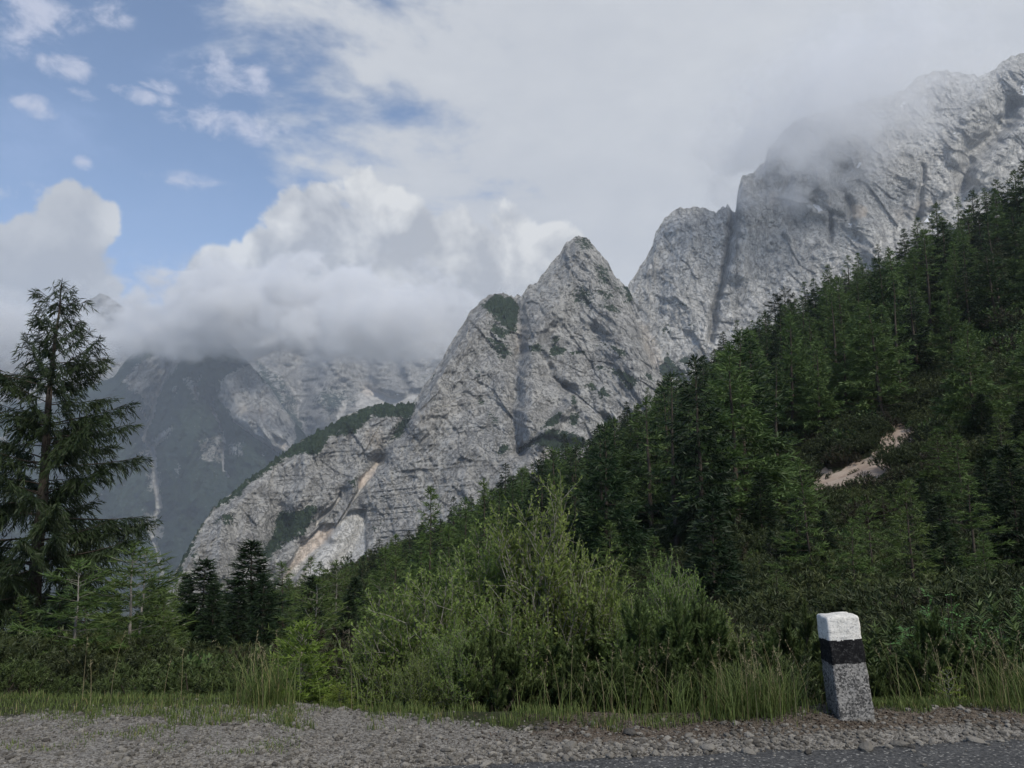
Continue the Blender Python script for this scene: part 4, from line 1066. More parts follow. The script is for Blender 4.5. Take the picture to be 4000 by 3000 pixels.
def build_near():
    g = np.random.RandomState(21)
    # the big spruce by the lay-by
    D = 22.0; top = at(235, 1095, D); bx = float(ray(120, 2560)[0]) * D; z = float(zg(bx, D)); H = top[2] - z
    sp = conifer(401, H, 3.3, 1.5, 150, 32, 2, .16, .16, (15, .30, 44), (.20, .13), .75, M['big_spruce'], M['bark'], lean=float((top[0] - bx) / H), prof=.66, trunk_r=.22, gap=.20, flat=.25, bare=.03, dead=5, kite=True, whorl=5)
    plant_tree('spruce_tree', sp, (bx, D, z - .1), 'tall near spruce with drooping twigs beside the gravel lay-by', 'tree')
    LN = [conifer(420 + k, 3.0, 1.0, .25, 46, 35, 12, .25, .22, (16, .42, 60), (.13, .16), .02, M['larch_near'], M['bark_pale'], prof=.55, trunk_r=.034, gap=.12, flat=.35, dead=3, whorl=4) for k in range(3)]
    LT = [conifer(430 + k, 4.0, 1.0, .3, 70, 35, 5, .25, .2, (14, .40, 46), (.15, .16), .10, M['larch_near'], M['bark'], prof=.7, trunk_r=.05, gap=.08, flat=.35) for k in range(2)]
    SN = [conifer(440 + k, 4.0, .95, .15, 150, 40, -5, .15, .18, (15, .40, 52), (.17, .19), .15, M['spruce'], M['bark'], prof=.8, trunk_r=.05, gap=.05, flat=.35) for k in range(2)]
    LB = conifer(450, 1.5, .66, .05, 64, 45, 18, .15, .22, (26, .42, 85), (.085, .2), 0, M['larch_bright'], M['bark_pale'], prof=.6, trunk_r=.016, gap=.05, flat=.5)
    SB = conifer(451, .6, .34, .02, 26, 40, 15, .1, .1, (34, .4, 80), (.04, .34), 0, M['larch_bright'], M['bark_pale'], prof=.6, trunk_r=.008, gap=.0, flat=.4)
    for px, py, D, m, H0, w, lab in (
            (325, 2190, 13.0, LN[0], 3.0, 1.55, 'young larch with thin pale trunk, first beside the big spruce'),
            (535, 2130, 13.5, LN[1], 3.0, 1.5, 'young larch with straight pale trunk and long lower boughs behind the grass'),
            (560, 2150, 17.0, LN[2], 3.0, 1.3, 'taller young larch close behind the pale-trunked ones'),
            (810, 2190, 23.0, SN[0], 4.0, 1.75, 'narrow dark spruce in front of the layered cliff'),
            (990, 2120, 25.0, SN[1], 4.0, 1.8, 'tall dark spruce in front of the cliff, next to the narrow one'),
            (1235, 2260, 14.0, LN[2], 3.0, 1.4, 'young larch with pale leaning trunk behind the bright sapling'),
            (1500, 2140, 28.0, LT[0], 4.0, 1.3, 'shaggy dark larch with dead side branches left of the willows'),
            (1690, 1905, 26.0, LT[1], 4.0, .8, 'thin larch with long bare leader rising behind the willow bush'),
            (1890, 1880, 24.0, LT[0], 4.0, .75, 'dark larch with pale trunk showing behind the willow bush'),
            (1760, 2060, 22.0, LT[1], 4.0, 1.0, 'bushy larch between the bare leader and the willow top'),
            (2380, 2040, 30.0, LT[1], 4.0, 1.2, 'fresh green larch just right of the tallest willow'),
            (3320, 2030, 17.0, LT[0], 4.0, 1.1, 'young larch rising straight behind the marker stone'),
            (660, 2330, 20.0, LN[0], 3.0, 1.0, 'small larch between the pale trunks and the dark spruces'),
            (1390, 2340, 20.0, LT[1], 4.0, 1.1, 'low larch filling the gap left of the willow bush'),
            (90, 2330, 16.0, LT[1], 4.0, 1.1, 'dark young conifer under the big spruce')):
        tree_at('spruce_tree' if m in SN else 'larch_tree', m, H0, px, py, D, lab, None, g.uniform(0, 6.28), w, (g.normal(0, .015), .03 if 'leaning' in lab else g.normal(0, .015)))
    # a layered stand of young conifers fills the ground behind the verge
    k = 0; used = []
    for _ in range(400):
        if k >= 52: break
        px = g.uniform(-80, 1560); D = g.uniform(15, 46); tip = np.interp(px, [0, 600, 1000, 1560], [2330, 2300, 2210, 2090]) + g.uniform(-40, 200)
        if min((abs(px - a) + abs(D - b) * 12 for a, b in used), default=999) < 110: continue
        p = at(px, tip, D); z = float(zg(p[0], D)); h = p[2] - z
        if h < 1.2 or h > 7: continue
        used.append((px, D)); k += 1; m = (LT[0], LT[1], SN[0], LT[0], SN[1], LN[k % 3])[int(g.randint(6))]; H0 = 3.0 if any(m is q for q in LN) else 4.0
        where = 'under the big spruce' if px < 330 else 'before the far valley' if px < 650 else 'before the layered cliff' if px < 1100 else 'left of the willows'
        rank = 'front' if D < 24 else 'middle' if D < 35 else 'rear'
        tree_at('spruce_tree' if m in SN else 'larch_tree', m, H0, px, tip, D, f'{"dark young spruce" if m in SN else "feathery young larch"} {where}, in the {rank} of the thicket', 'young conifers behind the verge', g.uniform(0, 6.28), g.uniform(1.0, 1.5), (g.normal(0, .02), g.normal(0, .02)))
    k = 0; used = []
    for _ in range(900):
        if k >= 46: break
        px = g.uniform(2480, 4080); D = math.exp(g.uniform(math.log(17), math.log(75))); x = float(ray(px, 2000)[0]) * D; z = float(zg(x, D)); qx, qy = (float(v) for v in project(np.array([x, D, z])))
        low = np.interp(qx, [2400, 2850, 3050, 3400, 3750, 4000], [2350, 2150, 1900, 1760, 1500, 1400])
        h = g.uniform(1.3, 3.8) * (1 + D / 140); tip = qy - h * F / D
        if qy < low or qy > 2620 or tip < low - 250 or 3050 < qx < 3500 and tip > 1990 and D < 30: continue
        if min((abs(qx - a) + abs(qy - b) for a, b in used), default=999) < 120: continue
        if max(poly_in(np.array([qx + o_ * h * .3 * F / D] * 5), np.linspace(tip, qy, 5), SCREE_PX, 8).max() for o_ in (-1, 0, 1)) > .2: continue
        used.append((qx, qy)); k += 1; m = (LT[0], LT[1], SN[0], LT[1])[int(g.randint(4))]
        where = 'left of the marker stone' if qx < 3150 else 'above the marker stone' if qx < 3500 else 'above the leafy bush' if qx < 3800 else 'near the photo edge'
        hgt = 'low' if qy > 2250 else 'high' if qy < 1850 else 'halfway up'
        plant_tree('spruce_tree' if m in SN else 'larch_tree', m, (x, D, z - .05), f'{"small dark spruce" if m in SN else "small feathery larch"} {hgt} in the scrub {where}', 'tree', 'small conifers scattered in the scrub', g.uniform(0, 6.28), h / 4 * g.uniform(1.0, 1.5), h / 4, tilt=(g.normal(0, .03), g.normal(0, .03)))
    tree_at('larch_sapling', LB, 1.5, 1180, 2440, 7.0, 'bright yellow-green larch sapling at the edge of the gravel', None, .4, 1.1, cat='sapling')
    tree_at('larch_sapling', LB, 1.5, 1330, 2680, 6.6, 'low spreading larch seedling right of the bright sapling', None, 2.4, 1.6, cat='sapling')
    tree_at('spruce_sapling', SB, .6, 3700, 2610, 6.0, 'little yellow-green spruce seedling right of the marker stone', None, 1.2, 1.0, cat='sapling')

    def shrub(name, ms, names, px, py_top, D, H0, lab, cat, group=None, rz=0., w=1.0):
        D = 6.15 + (D - 7.4) * .75; p = at(px, py_top, D); z = float(zg(p[0], D)); s = (p[2] - z) / H0
        return plant_tree(name, ms, (p[0], D, z - .03), lab, cat, group, rz, s * w, s, names=names)
    W1, W2 = willow(501, 2.5, .85, 60, .072, nsh=19), willow(502, 1.7, 1.05, 84, .064, nsh=17)
    ws = ('stems', 'leaves')
    shrub('willow_bush', W1, ws, 2130, 1950, 9.6, 2.5, 'tallest willow bush with bare grey lower stems, top above the others', 'bush', None, .3, .9)
    shrub('willow_bush', W1, ws, 1900, 2100, 10.2, 2.5, 'willow bush left of the tallest one, in front of the dark larch', 'bush', None, 2.0, 1.0)
    shrub('willow_bush', W2, ws, 1690, 2270, 9.2, 1.7, 'broad round willow bush reaching down to the roadside grass', 'bush', None, 1.1, 1.0)
    shrub('willow_bush', W2, ws, 1520, 2440, 8.8, 1.7, 'lowest willow bush, next to the larch saplings', 'bush', None, 4.1, .8)
    shrub('willow_bush', W2, ws, 2630, 2230, 10.8, 1.7, 'narrow willow bush rising behind the upright pines', 'bush', None, 5.0, .62)
    shrub('willow_bush', W2, ws, 2310, 2300, 9.8, 1.7, 'willow bush under the right side of the tallest one', 'bush', None, 3.0, .75)
    shrub('willow_bush', W2, ws, 2800, 2430, 10.5, 1.7, 'small willow bush nearest the marker stone', 'bush', None, 3.6, .8)
    shrub('willow_bush', W2, ws, 1960, 2380, 8.8, 1.7, 'dense willow bush right behind the dark pine', 'bush', None, .8, .9)
    shrub('willow_bush', W2, ws, 1780, 2480, 7.9, 1.7, 'low front willow bush touching the gravel, left of the dark pine', 'bush', None, 2.2, .8)
    shrub('willow_bush', W2, ws, 1640, 2560, 7.8, 1.7, 'lowest front willow bush beside the spreading seedling', 'bush', None, 5.2, .8)
    shrub('willow_bush', W2, ws, 2480, 2420, 9.2, 1.7, 'willow bush woven between the upright pines', 'bush', None, 1.2, .8)
    shrub('willow_bush', W2, ws, 2250, 2200, 9.9, 1.7, 'willow bush at the shoulder of the tallest one', 'bush', None, 2.8, .6)
    PN = [upright_pine(520 + k, 1.2, .48, 12) for k in range(4)]
    ps = ('stems', 'needles')
    pines = [(1925, 2440, 7.9, .8, 'darkest upright mountain pine in the middle of the roadside'), (2150, 2480, 8.5, 1.1, 'mountain pine just right of the darkest one'), (2330, 2420, 9.0, 1.1, 'mountain pine under the tallest willow'),
             (2470, 2360, 8.8, .85, 'upright mountain pine with long candles amid the thicket'), (2655, 2330, 8.9, .75, 'tallest upright mountain pine of the thicket'), (2745, 2330, 9.1, .7, 'upright mountain pine with brown cones at its tip'),
             (2560, 2490, 8.2, 1.1, 'low mountain pine in front of the tallest upright one'), (2880, 2500, 8.8, 1.0, 'low mountain pine at the end of the thicket'), (3010, 2430, 8.6, .8, 'mountain pine just before the marker stone'), (3140, 2360, 8.4, .75, 'mountain pine touching the marker stone behind its left side'),
             (3470, 2560, 7.6, 1.0, 'low mountain pine behind the marker stone, on its right'), (3640, 2390, 8.3, .85, 'upright mountain pine below the leafy bush'), (3760, 2440, 8.2, .9, 'mountain pine between the leafy bush and tall grass'), (3900, 2540, 7.8, 1.0, 'mountain pine hidden in the tall grass'),
             (3560, 2620, 7.6, 1.0, 'small mountain pine beside the yellow-green seedling'), (2240, 2560, 7.9, 1.0, 'short mountain pine behind the seeding grass'), (2050, 2600, 8.0, 1.0, 'short mountain pine close to the darkest one'), (2410, 2570, 7.9, 1.0, 'short mountain pine behind the dry grass stalks')]
    for k, (px, py, D, w, lab) in enumerate(pines):
        shrub('mountain_pine', PN[k % 4], ps, px, py, D, 1.2, lab, 'pine', 'mountain pines along the road', g.uniform(0, 6.28), w)
    LP = [pine_shrub(540 + k, .62, .55, 150, (.15, .06), 40, M['pine'], .7, True, .2) for k in range(2)]
    for k, (px, py, D, lab) in enumerate(((620, 2590, 9.6, 'rounded low pine bush behind the grass, under the pale trunks'), (780, 2600, 9.2, 'rounded low pine bush left of the grass tussock'), (900, 2640, 8.8, 'rounded low pine bush next to the tall grass tussock'), (980, 2560, 10.0, 'rounded pine bush behind the tall grass tussock'),
                                          (100, 2620, 11.0, 'dark low pine bush at the foot of the big spruce'), (430, 2640, 11.0, 'dark low pine bush between the two pale trunks'), (250, 2650, 11.5, 'dark low pine bush before the first pale trunk'), (-60, 2560, 11.0, 'dark low pine bush at the photo edge'), (1420, 2640, 9.0, 'low pine bush behind the spreading seedling'),
                                          (3420, 2480, 9.5, 'dark pine bush close behind the marker stone'), (3260, 2500, 9.5, 'dark pine bush hidden behind the marker stone'), (3980, 2400, 9.5, 'dark pine bush above the tall roadside grass'), (3080, 2560, 8.0, 'low pine bush left of the marker stone'))):
        shrub('pine_bush', LP[k % 2], ps, px, py, D, .62, lab, 'bush', 'low pine bushes behind the verge', g.uniform(0, 6.28), g.uniform(1.0, 1.3))
    LB2 = leafy_bush(560, 1.3, .66, 64)
    shrub('rowan_bush', LB2, ws, 3700, 2275, 9.2, 1.3, 'fresh green leafy bush right of and above the marker stone', 'bush', None, 0, .85)
    shrub('rowan_bush', LB2, ws, 3560, 2420, 9.6, 1.3, 'low leafy bush just behind the marker stone', 'bush', None, 1, .7)
    shrub('rowan_bush', LB2, ws, 3985, 2260, 10.5, 1.3, 'leafy bush at the photo edge above the tall grass', 'bush', None, 2, .7)
    shrub('rowan_bush', LB2, ws, 3850, 2400, 9.0, 1.3, 'lower leafy bush beside the fresh green one', 'bush', None, 4, .7)


build_near()


# ------------------------------------------------------------------ grass, gravel, stones
def build_grass():
    g = np.random.RandomState(31)
    V, Fq, Rn = [], [], []

    def blades(name, P, H, W, bend, mat, label, seed_heads=None):
        n = len(P); a = g.uniform(0, 6.28, n); d = np.stack([np.cos(a), np.sin(a), 0 * a], 1); sd = np.stack([-np.sin(a), np.cos(a), 0 * a], 1)
        rows = []
        for u in (0, .35, .7, 1.0):
            c = P + np.array([0, 0, 1.]) * (H * (u - .22 * bend * u ** 2.5))[:, None] + d * (H * bend * .75 * u ** 2)[:, None]
            w = (W * (1 - u ** 1.6) * .5 + .0004)[:, None]
            rows += [c - sd * w, c + sd * w]
        v = np.stack(rows, 1); i = np.arange(n)[:, None] * 8
        f = np.concatenate([i + np.array([[0, 1, 3, 2]]), i + np.array([[2, 3, 5, 4]]), i + np.array([[4, 5, 7, 6]])])
        rn = np.repeat(g.rand(n), 8)
        vv = v.reshape(-1, 3); faces = [f]
        if seed_heads is not None:
            m = np.where(seed_heads)[0]; tip = v[m, 6]; k = 9
            for q in range(k):
                u = q / k
                b = tip - (tip - v[m, 4]) * (u * .55)[..., None] if np.ndim(u) else tip - (tip - v[m, 4]) * (u * .55)
                dr = unit(g.normal(0, .6, b.shape) + [0, 0, .6]); s2 = unit(np.cross(dr, g.normal(0, 1, b.shape)))
                L = .022; t = np.stack([b + s2 * .0022, b + dr * L, b - s2 * .0022], 1)
                faces.append(np.arange(len(m) * 3).reshape(-1, 3) + len(vv)); vv = np.concatenate([vv, t.reshape(-1, 3)]); rn = np.concatenate([rn, np.full(len(m) * 3, .8)])
        f3 = [f for f in faces if f.shape[1] == 3]
        me = mesh_np(name, vv, [faces[0]] + ([np.concatenate(f3)] if f3 else []), [mat], False, {'tint': rn})
        return tag(obj(name, me), label, None, None, 'stuff')

    def patch(pts, n, D0, D1):
        """spots on the verge by photo column range and distance"""
        out = []
        px = g.uniform(pts[0], pts[1], n); D = g.uniform(D0, D1, n); x = ray(px, 2780)[0] * D
        return np.stack([x, D, zg(x, D) - .01], 1)
    clump = lambda P, s, r: P[np.clip(fbm(P / s + 3, 2) + g.normal(0, .12, len(P)), -1, 1) > r]
    A = patch((-250, 1150), 17000, 5.5, 7.4); t = A[:, 1]
    lo = np.interp(A[:, 0], [-5, -3.5, -2, -1.2], [5.85, 5.95, 5.6, 5.45]) + .28 * fbm(A / .5, 2)
    A = A[t > lo]
    B = patch((950, 3250), 13000, 5.45, 6.3); lo = np.interp(B[:, 0], [-2, -.5, .8, 2.2], [5.55, 5.45, 5.55, 5.65]) + .25 * fbm(B / .4, 2); B = B[B[:, 1] > lo]; B = clump(B, .45, .05)
    C_ = patch((3380, 4300), 8000, 5.65, 6.5); C_ = C_[C_[:, 1] > 5.8 + .2 * fbm(C_ / .4, 2)]
    S = clump(np.concatenate([patch((-200, 1250), 11000, 5.0, 6.0)]), .35, .20)
    allp = np.concatenate([A, B, C_, S]); n = len(allp)
    Hh = g.uniform(.025, .095, n) * (1 + .5 * fbm(allp / .7, 2)) * np.where(allp[:, 0] < -1, .85, 1.15)
    Hh[-len(S):] *= .5
    blades('grass', allp, Hh, np.full(n, .0055), g.uniform(.15, .8, n), M['grass'], 'short green grass along the edge of the verge')
    # long tussocks
    T = []
    for px, D, r, k in ((2760, 6.2, .30, 170), (2900, 6.1, .26, 330), (3010, 6.0, .22, 260), (2640, 6.4, .25, 50), (3080, 6.3, .20, 120), (1050, 6.6, .18, 240), (1010, 6.9, .25, 140), (3850, 6.6, .35, 110), (3960, 6.5, .35, 190), (4080, 6.6, .4, 190), (3720, 6.8, .3, 40), (2350, 6.7, .4, 36), (2200, 6.8, .35, 30), (2480, 6.6, .35, 36), (1450, 6.6, .3, 40), (3560, 6.7, .25, 60)):
        D = 5.75 + (D - 6.0) * .55; x = float(ray(px, 2800)[0]) * D; T.append(np.stack([x + g.normal(0, r * .5, k), D + g.normal(0, r * .4, k), np.zeros(k)], 1))
    T = np.concatenate(T); T[:, 2] = zg(T[:, 0], T[:, 1]) - .01
    n = len(T); blades('tall_grass', T, g.uniform(.12, .46, n), np.full(n, .0045), g.uniform(.3, 1.15, n), M['grass'], 'long arching green grass in tussocks beside the marker stone and bushes')
    Q = T[g.rand(n) < .045]; Q = np.concatenate([Q, patch((1950, 2650), 26, 6.0, 6.5), patch((3450, 4100), 30, 6.0, 6.6), patch((300, 1000), 14, 6.0, 6.8)]); n = len(Q)
    blades('dry_grass', Q, g.uniform(.28, .60, n), np.full(n, .003), g.uniform(.15, .55, n), M['straw'], 'pale dry grass stalks with seed heads above the green grass', np.ones(n, bool))


def stone_mesh(seed, mat, sub=1):
    import bmesh
    bm = bmesh.new(); bmesh.ops.create_icosphere(bm, subdivisions=sub, radius=1)
    P = np.array([v.co[:] for v in bm.verts]); g = np.random.RandomState(seed)
    k = g.normal(0, 1, (7, 3)); k = unit(k)
    r = 1 + .22 * pn(P * 1.3 + seed)
    for q in k: r = np.minimum(r, g.uniform(.72, .95) / np.maximum((P * q).sum(1), .05))
    for v, c in zip(bm.verts, P * r[:, None] * [1, .8, .6]): v.co = c
    me = bpy.data.meshes.new('stone'); bm.to_mesh(me); bm.free(); me.materials.append(mat)
    return me


def build_stones():
    g = np.random.RandomState(41)
    m, nt, out = new_mat('loose_limestone')
    oi = nt.nodes.new('ShaderNodeObjectInfo'); r = E(nt, oi.outputs['Random'])
    n = noise(nt, nt.nodes.new('ShaderNodeTexCoord').outputs['Object'], 3, 5, .7)
    c = mixc(nt, r, (.065, .060, .053), (.28, .262, .232)); c = mixc(nt, n.ss(.45, .75) * .5, c, (.12, .11, .095))
    finish(nt, out, c, .92, n, .5, .1, .15); M['stone'] = m
    kinds = [stone_mesh(600 + k, m, 1) for k in range(6)]
    N_ = 95000
    px = g.uniform(-300, 4300, N_); y = g.uniform(4.2, 6.9, N_); x = ray(px, 2850)[0] * y; t = y - edge_y(x)
    left = 1 - sstep(x, -1.6, .2)
    wob = fbm(np.stack([x, y, 0 * x], 1) / .5, 3)
    p = sstep(t, -.10, .04) * (1 - sstep(t + .2 * wob, .42 + left * .75, .7 + left * 1.1)) * (.35 + .65 * sstep(wob, -.3, .25))
    p = p * (1 - .55 * sstep(x, -.5, .8) * sstep(t, .18, .35)) + .025 * (t < 0) * sstep(t, -.7, 0)
    keep = g.rand(N_) < p
    x, y, t = x[keep], y[keep], t[keep]
    s = np.exp(g.normal(math.log(.0052), .75, len(x))) * (1 - .3 * left[keep]) * (1 + .5 * np.exp(-((t - .12) / .12) ** 2)); s = np.clip(s, .0022, .030)
    z = np.maximum(zg(x, y), np.where(t < -.02, .006, -1)) + s * .15
    print('GRAVEL', len(x))
    scatter('gravel', kinds, np.stack([x, y, z], 1), g.uniform(0, 6.28, len(x)), s, g.randint(0, 6, len(x)), 'pale grey limestone gravel strewn over the lay-by and road edge')
    # dark litter: dead leaves, needles and crumbs of soil
    lm = leaf_mat('leaf_litter', (.018, .013, .010), (.10, .075, .055), .1, .1, .8)
    b = MB(); n = 16000; px = g.uniform(1700, 4300, n); y = g.uniform(4.6, 6.4, n); x = ray(px, 2850)[0] * y; t = y - edge_y(x)
    p = sstep(x, -.8, 1.0) * sstep(t, .10, .28) * (1 - sstep(t, .7, 1.05)) * (.3 + .7 * sstep(fbm(np.stack([x, y, 0 * x], 1) / .3, 2), -.25, .2))
    k = g.rand(n) < p; x, y = x[k], y[k]; n = len(x)
    P = np.stack([x, y, zg(x, y) + .004], 1); d = unit(g.normal(0, 1, (n, 3)) * [1, 1, .45]); b.kites(P, d, unit(np.cross(d, g.normal(0, 1, (n, 3)))), g.uniform(.01, .035, n), g.uniform(.006, .014, n), g.rand(n) ** 1.5)
    tag(obj('leaf_litter', b.mesh('leaf_litter', lm)), 'brown dead leaves and crumbs on the bank around the marker stone', None, None, 'stuff')
    # larger stones, each its own
    big = [stone_mesh(650 + k, m, 2) for k in range(5)]
    spots = [(2460, 2862, .05, 'flat pale stone on the bank below the tall grass'), (2230, 2906, .045, 'long pale stone at the asphalt edge, left of the brown bank'), (2760, 2905, .05, 'pale stone where the tussock meets the road edge'), (2215, 2940, .04, None), (2380, 2940, .035, None), (2120, 2935, .035, None), (2060, 2915, .03, None), (2640, 2905, .03, None), (2690, 2870, .03, None), (2710, 2890, .035, None), (2920, 2925, .04, None),
             (3380, 2912, .06, 'long flat pale stone lying on the asphalt below the marker stone'), (3510, 2897, .045, 'rounded stone right of the marker stone at the road edge'), (3590, 2890, .03, None), (3640, 2885, .03, None), (3805, 2880, .045, 'pale cracked stone at the road edge near the photo corner'), (3910, 2882, .025, None), (3155, 2925, .03, None), (3130, 2920, .022, None), (2500, 2925, .03, None), (2560, 2930, .028, None), (1830, 2945, .035, None), (1740, 2925, .03, None), (1570, 2890, .03, None), (1330, 2875, .03, None), (1145, 2840, .035, 'pale stone at the foot of the tall grass tussock'), (1990, 2890, .03, None), (3470, 2905, .03, None), (3560, 2905, .025, None), (2010, 2960, .03, None), (1900, 2970, .03, None)]
    for k, (px, py, s, lab) in enumerate(spots):
        a, b_ = ray(px, py); D = -(CH - .03) / b_; x = a * D
        o = obj('stone', big[k % 5], None, (x, D, float(max(zg(x, D), .006 if D < edge_y(x) else -1)) + s * .2)); o.scale = (s * g.uniform(.9, 1.5), s, s * g.uniform(.7, 1.0)); o.rotation_euler = (g.normal(0, .2), g.normal(0, .2), g.uniform(0, 6.28))
        tag(o, lab or 'small pale limestone lump ' + next(t for lim, t in ((1650, 'on the lay-by gravel'), (2080, 'at the road edge below the dark pine'), (2600, 'at the road edge below the brown bank'), (3000, 'at the road edge below the tussock'), (3480, 'below the marker stone'), (9999, 'right of the marker stone')) if px < lim), 'stone', 'loose stones along the road edge')


def build_marker():
    """painted granite guard stone, leaning a little"""
    D = 5.72; a, b = ray(3330, 2808); x0 = a * D
    z0 = float(zg(x0, D)) - .12
    Hs = .655 + .12; w0, w1 = .122, .112
    nu, nv = 26, 120
    rows = []
    for j in range(nv + 1):
        t = j / nv; w = w0 + (w1 - w0) * min(1, max(0, (t - .13) / .87)); r = .016
        ring = []
        for sx, sy, ex, ey in ((-1, -1, 1, -1), (1, -1, 1, 1), (1, 1, -1, 1), (-1, 1, -1, -1)):
            for i in range(nu):
                u = i / nu
                ring.append(((sx + (ex - sx) * u) * w, (sy + (ey - sy) * u) * w, t * Hs))
        rows.append(ring)
    P = np.array(rows); n = P.shape[1]
    # round the corners and the top, then roughen
    c = np.sign(P[..., :2]) * np.maximum(np.abs(P[..., :2]) - (np.abs(P[..., :2]).max(-1, keepdims=True) - .016), 0)
    inner = P[..., :2] - c
    P[..., :2] = inner + c / np.maximum(np.linalg.norm(c, axis=-1, keepdims=True), .016) * .016 * (np.linalg.norm(c, axis=-1, keepdims=True) > 0)
    topz = (Hs - P[..., 2:3]) / .022; P[..., :2] *= np.where(topz < 1, 1 - .10 * (1 - np.sqrt(np.clip(1 - (1 - topz) ** 2, 0, 1))), 1)
    rings = [P]
    for sc_, dz in ((.84, .004), (.6, .006), (.35, .007), (.12, .008)):
        q = P[-1:].copy(); q[..., :2] *= sc_; q[..., 2] += dz; rings.append(q)
    P = np.concatenate(rings, 0); fl = P.reshape(-1, 3)
    nrm = unit(np.concatenate([fl[:, :2], np.where(fl[:, 2:] > Hs - .01, .15, 0)], 1))
    fl = fl + nrm * (.007 * fbm(fl / .10, 2) + .003 * fbm(fl / .02, 3))[:, None]
    fl[:, 2] += .004 * fbm(fl / .05 + 4, 2) * (fl[:, 2] > Hs - .03)
    NR = P.shape[0]; i = np.arange(NR * n).reshape(NR, n); nx = np.roll(i, -1, 1)
    f = np.stack([i[:-1], nx[:-1], nx[1:], i[1:]], -1).reshape(-1, 4)
    zc = fl[f].mean(1)[:, 2]; fc = fl[f].mean(1)
    zz = (zc - .12) / .655 + .006 * pn(fc / .02) + .008 * pn(fc / .08)

    def granite():
        m, nt, out = new_mat('rough_granite'); p = nt.nodes.new('ShaderNodeTexCoord').outputs['Object']
        v = nt.nodes.new('ShaderNodeTexVoronoi'); nt.links.new(p, v.inputs['Vector']); v.inputs['Scale'].default_value = 95
        sv = nt.nodes.new('ShaderNodeSeparateColor'); nt.links.new(v.outputs['Color'], sv.inputs[0]); k = E(nt, sv.outputs[0]); nn = noise(nt, p, 60, 5, .7); n2 = noise(nt, p, 8, 4, .6)
        c = mixc(nt, (k * .6 + nn * .7 - .12 + (n2 - .5) * .9).ss(.2, .9), (.04, .04, .04), (.29, .28, .265)); c = mixc(nt, noise(nt, p, 4, 5, .7).ss(.5, .72) * .55, c, (.055, .056, .045))
        finish(nt, out, c, .9, nn + k * .4, .8, .006, .25); return m

    def paint(nm, a, b, chips):
        m, nt, out = new_mat(nm); p = nt.nodes.new('ShaderNodeTexCoord').outputs['Object']
        nn = noise(nt, p, 45, 6, .7); n2 = noise(nt, p, 14, 5, .65); n4 = noise(nt, p, 110, 4, .7)
        c = mixc(nt, n2.ss(.35, .7), a, b); c = mixc(nt, noise(nt, p, 5, 5, .7).ss(.5, .75) * (.35 if a[0] > .3 else .1), c, (.30, .28, .24) if a[0] > .3 else (.05, .048, .045)); c = mixc(nt, (nn * .6 + n4 * .5).ss(.565, .65) * .85, c, chips)
        finish(nt, out, c, .85, nn + n4 * .7, .9, .007, .12); return m
    e = obj('marker_stone', None, None, (x0, D, z0)); e.rotation_euler = (R(-1.0), R(-4.4), R(-3))
    tag(e, 'granite roadside marker stone with white top and black band', 'bollard')
    for nm, msk, mat in (('granite_shaft', zz < .524, granite()), ('black_band', (zz >= .524) & (zz < .762), paint('black_paint', (.006, .006, .007), (.012, .012, .013), (.05, .05, .05))), ('white_cap', zz >= .762, paint('white_paint', (.60, .585, .54), (.72, .70, .655), (.32, .31, .30)))):
        ff = f[msk]
        if nm == 'white_cap': last = i[-1]; top = [np.array([[last[k], last[(k + 1) % n], last[(n - 2 - k) % n], last[(n - 1 - k) % n]] for k in range(n // 2 - 1)])]
        else: top = []
        us, inv = np.unique(np.concatenate([ff.ravel()] + [t.ravel() for t in top]), return_inverse=True)
        fcs = [inv[:ff.size].reshape(-1, 4)] + ([inv[ff.size:].reshape(-1, 4)] if top else [])
        obj(nm, mesh_np(nm, fl[us], fcs, [mat], True), e)


build_grass()
build_stones()
build_marker()


# ------------------------------------------------------------------ low cloud on the mountains, haze in the air
def cloud(name, px, py, D, rad, dens, label, nscale=2.2, thr=.42, seed=0.0, rate=1.0, tilt=0.0):
    import bmesh
    bm = bmesh.new(); bmesh.ops.create_icosphere(bm, subdivisions=3, radius=1)
    me = bpy.data.meshes.new(name); bm.to_mesh(me); bm.free()
    m = bpy.data.materials.new(name); m.use_nodes = True; nt = m.node_tree; nt.nodes.clear(); out = nt.nodes.new('ShaderNodeOutputMaterial')
    tc = nt.nodes.new('ShaderNodeTexCoord'); p = tc.outputs['Object']
    ln = nt.nodes.new('ShaderNodeVectorMath'); ln.operation = 'LENGTH'; nt.links.new(p, ln.inputs[0])
    ge = nt.nodes.new('ShaderNodeNewGeometry')
    n = noise(nt, vecmul(nt, ge.outputs['Position'], (1, 1, 1.3), (seed, seed, seed)), nscale / max(rad), 5, .58, .3)
    fall = (1.0 - E(nt, ln.outputs['Value']))
    dn = ((fall * 1.5 + (n - .5) * 4.4 - thr) * 2.0).max(0.0).min(1.0) * fall.ss(0, .25)
    v = nt.nodes.new('ShaderNodeVolumePrincipled'); v.inputs['Color'].default_value = (.955, .958, .970, 1); v.inputs['Anisotropy'].default_value = 0.0
    nt.links.new((dn * dens).o, v.inputs['Density']); nt.links.new(v.outputs[0], out.inputs['Volume'])
    m.cycles.volume_step_rate = rate
    me.materials.append(m)
    o = obj(name, me, None, at(px, py, D)); o.scale = rad; o.rotation_euler = (0, tilt, 0)
    return tag(o, label, None, None, 'stuff')


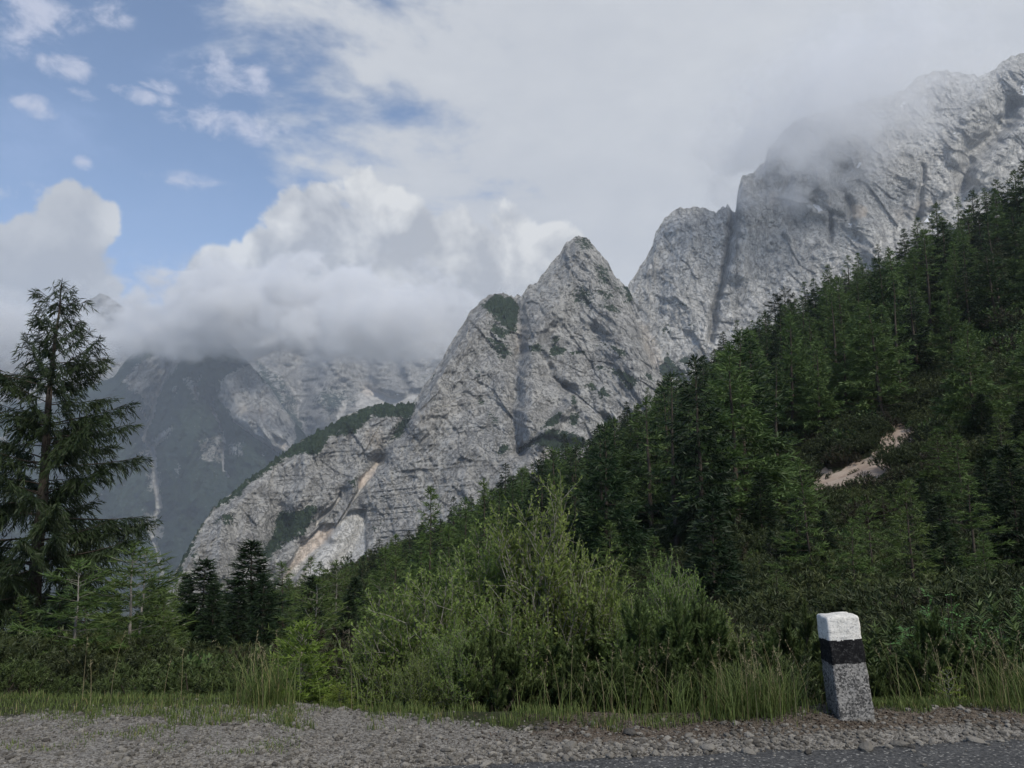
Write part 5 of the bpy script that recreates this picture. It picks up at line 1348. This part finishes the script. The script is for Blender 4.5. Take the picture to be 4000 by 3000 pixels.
def build_air():
    cloud('low_cloud', 1170, 1230, 5000, (1720, 1000, 410), (.0110), 'grey cloud bank lying over the far valley peaks', 8.5, .58, 1.0, .6)
    cloud('low_cloud', -170, 1270, 5200, (950, 900, 300), .0032, 'cloud drifting round the veiled peak behind the spruce', 4.5, .22, 500.0)
    cloud('low_cloud', 3290, 400, 2150, (600, 360, 290), .0048, 'mist wrapping the top of the great cliff', 5.0, .30, 900.0, tilt=-.5)
    cloud('low_cloud', 620, 1330, 4700, (900, 500, 190), .0055, 'ragged lower fringe of cloud over the wooded spur', 4.0, .45, 1300.0, .8)
    cloud('low_cloud', 1500, 1260, 4300, (820, 500, 300), .0075, 'pale cloud wisp behind the left edge of the pyramid', 4.0, .45, 1700.0, .8)
    x0, x1, y0, y1, z0, z1 = -11500, 11500, -400, 9600, -2300, 1950
    V = [(x, y, z) for z in (z0, z1) for y in (y0, y1) for x in (x0, x1)]
    f = np.array([(0, 2, 3, 1), (4, 5, 7, 6), (0, 1, 5, 4), (2, 6, 7, 3), (0, 4, 6, 2), (1, 3, 7, 5)])
    m = bpy.data.materials.new('haze'); m.use_nodes = True; nt = m.node_tree; nt.nodes.clear(); out = nt.nodes.new('ShaderNodeOutputMaterial')
    v = nt.nodes.new('ShaderNodeVolumePrincipled'); v.inputs['Color'].default_value = (.78, .87, 1.0, 1); v.inputs['Density'].default_value = 6.6e-5; v.inputs['Anisotropy'].default_value = .1
    nt.links.new(v.outputs[0], out.inputs['Volume'])
    o = obj('haze', mesh_np('haze', V, [f], [m]))
    tag(o, 'pale blue haze in the mountain air', None, None, 'stuff')


build_air()


# ------------------------------------------------------------------ things that would share a label: say which one
def tell_apart():
    same = {}
    for o in bpy.data.objects:
        if o.parent is None and o.get('category') and o.get('label'): same.setdefault(o['label'], []).append(o)
    words = 'first second third fourth fifth sixth seventh eighth ninth tenth eleventh twelfth thirteenth fourteenth fifteenth'.split()
    for lab, os_ in same.items():
        if len(os_) < 2 or len(os_) > len(words): continue
        os_.sort(key=lambda o: float(project(np.array(o.location))[0]))
        if len(lab.replace(',', ' ').split()) > 13: continue
        for w, o in zip(words, os_): o['label'] = f'{lab}, {w} from left'


tell_apart()
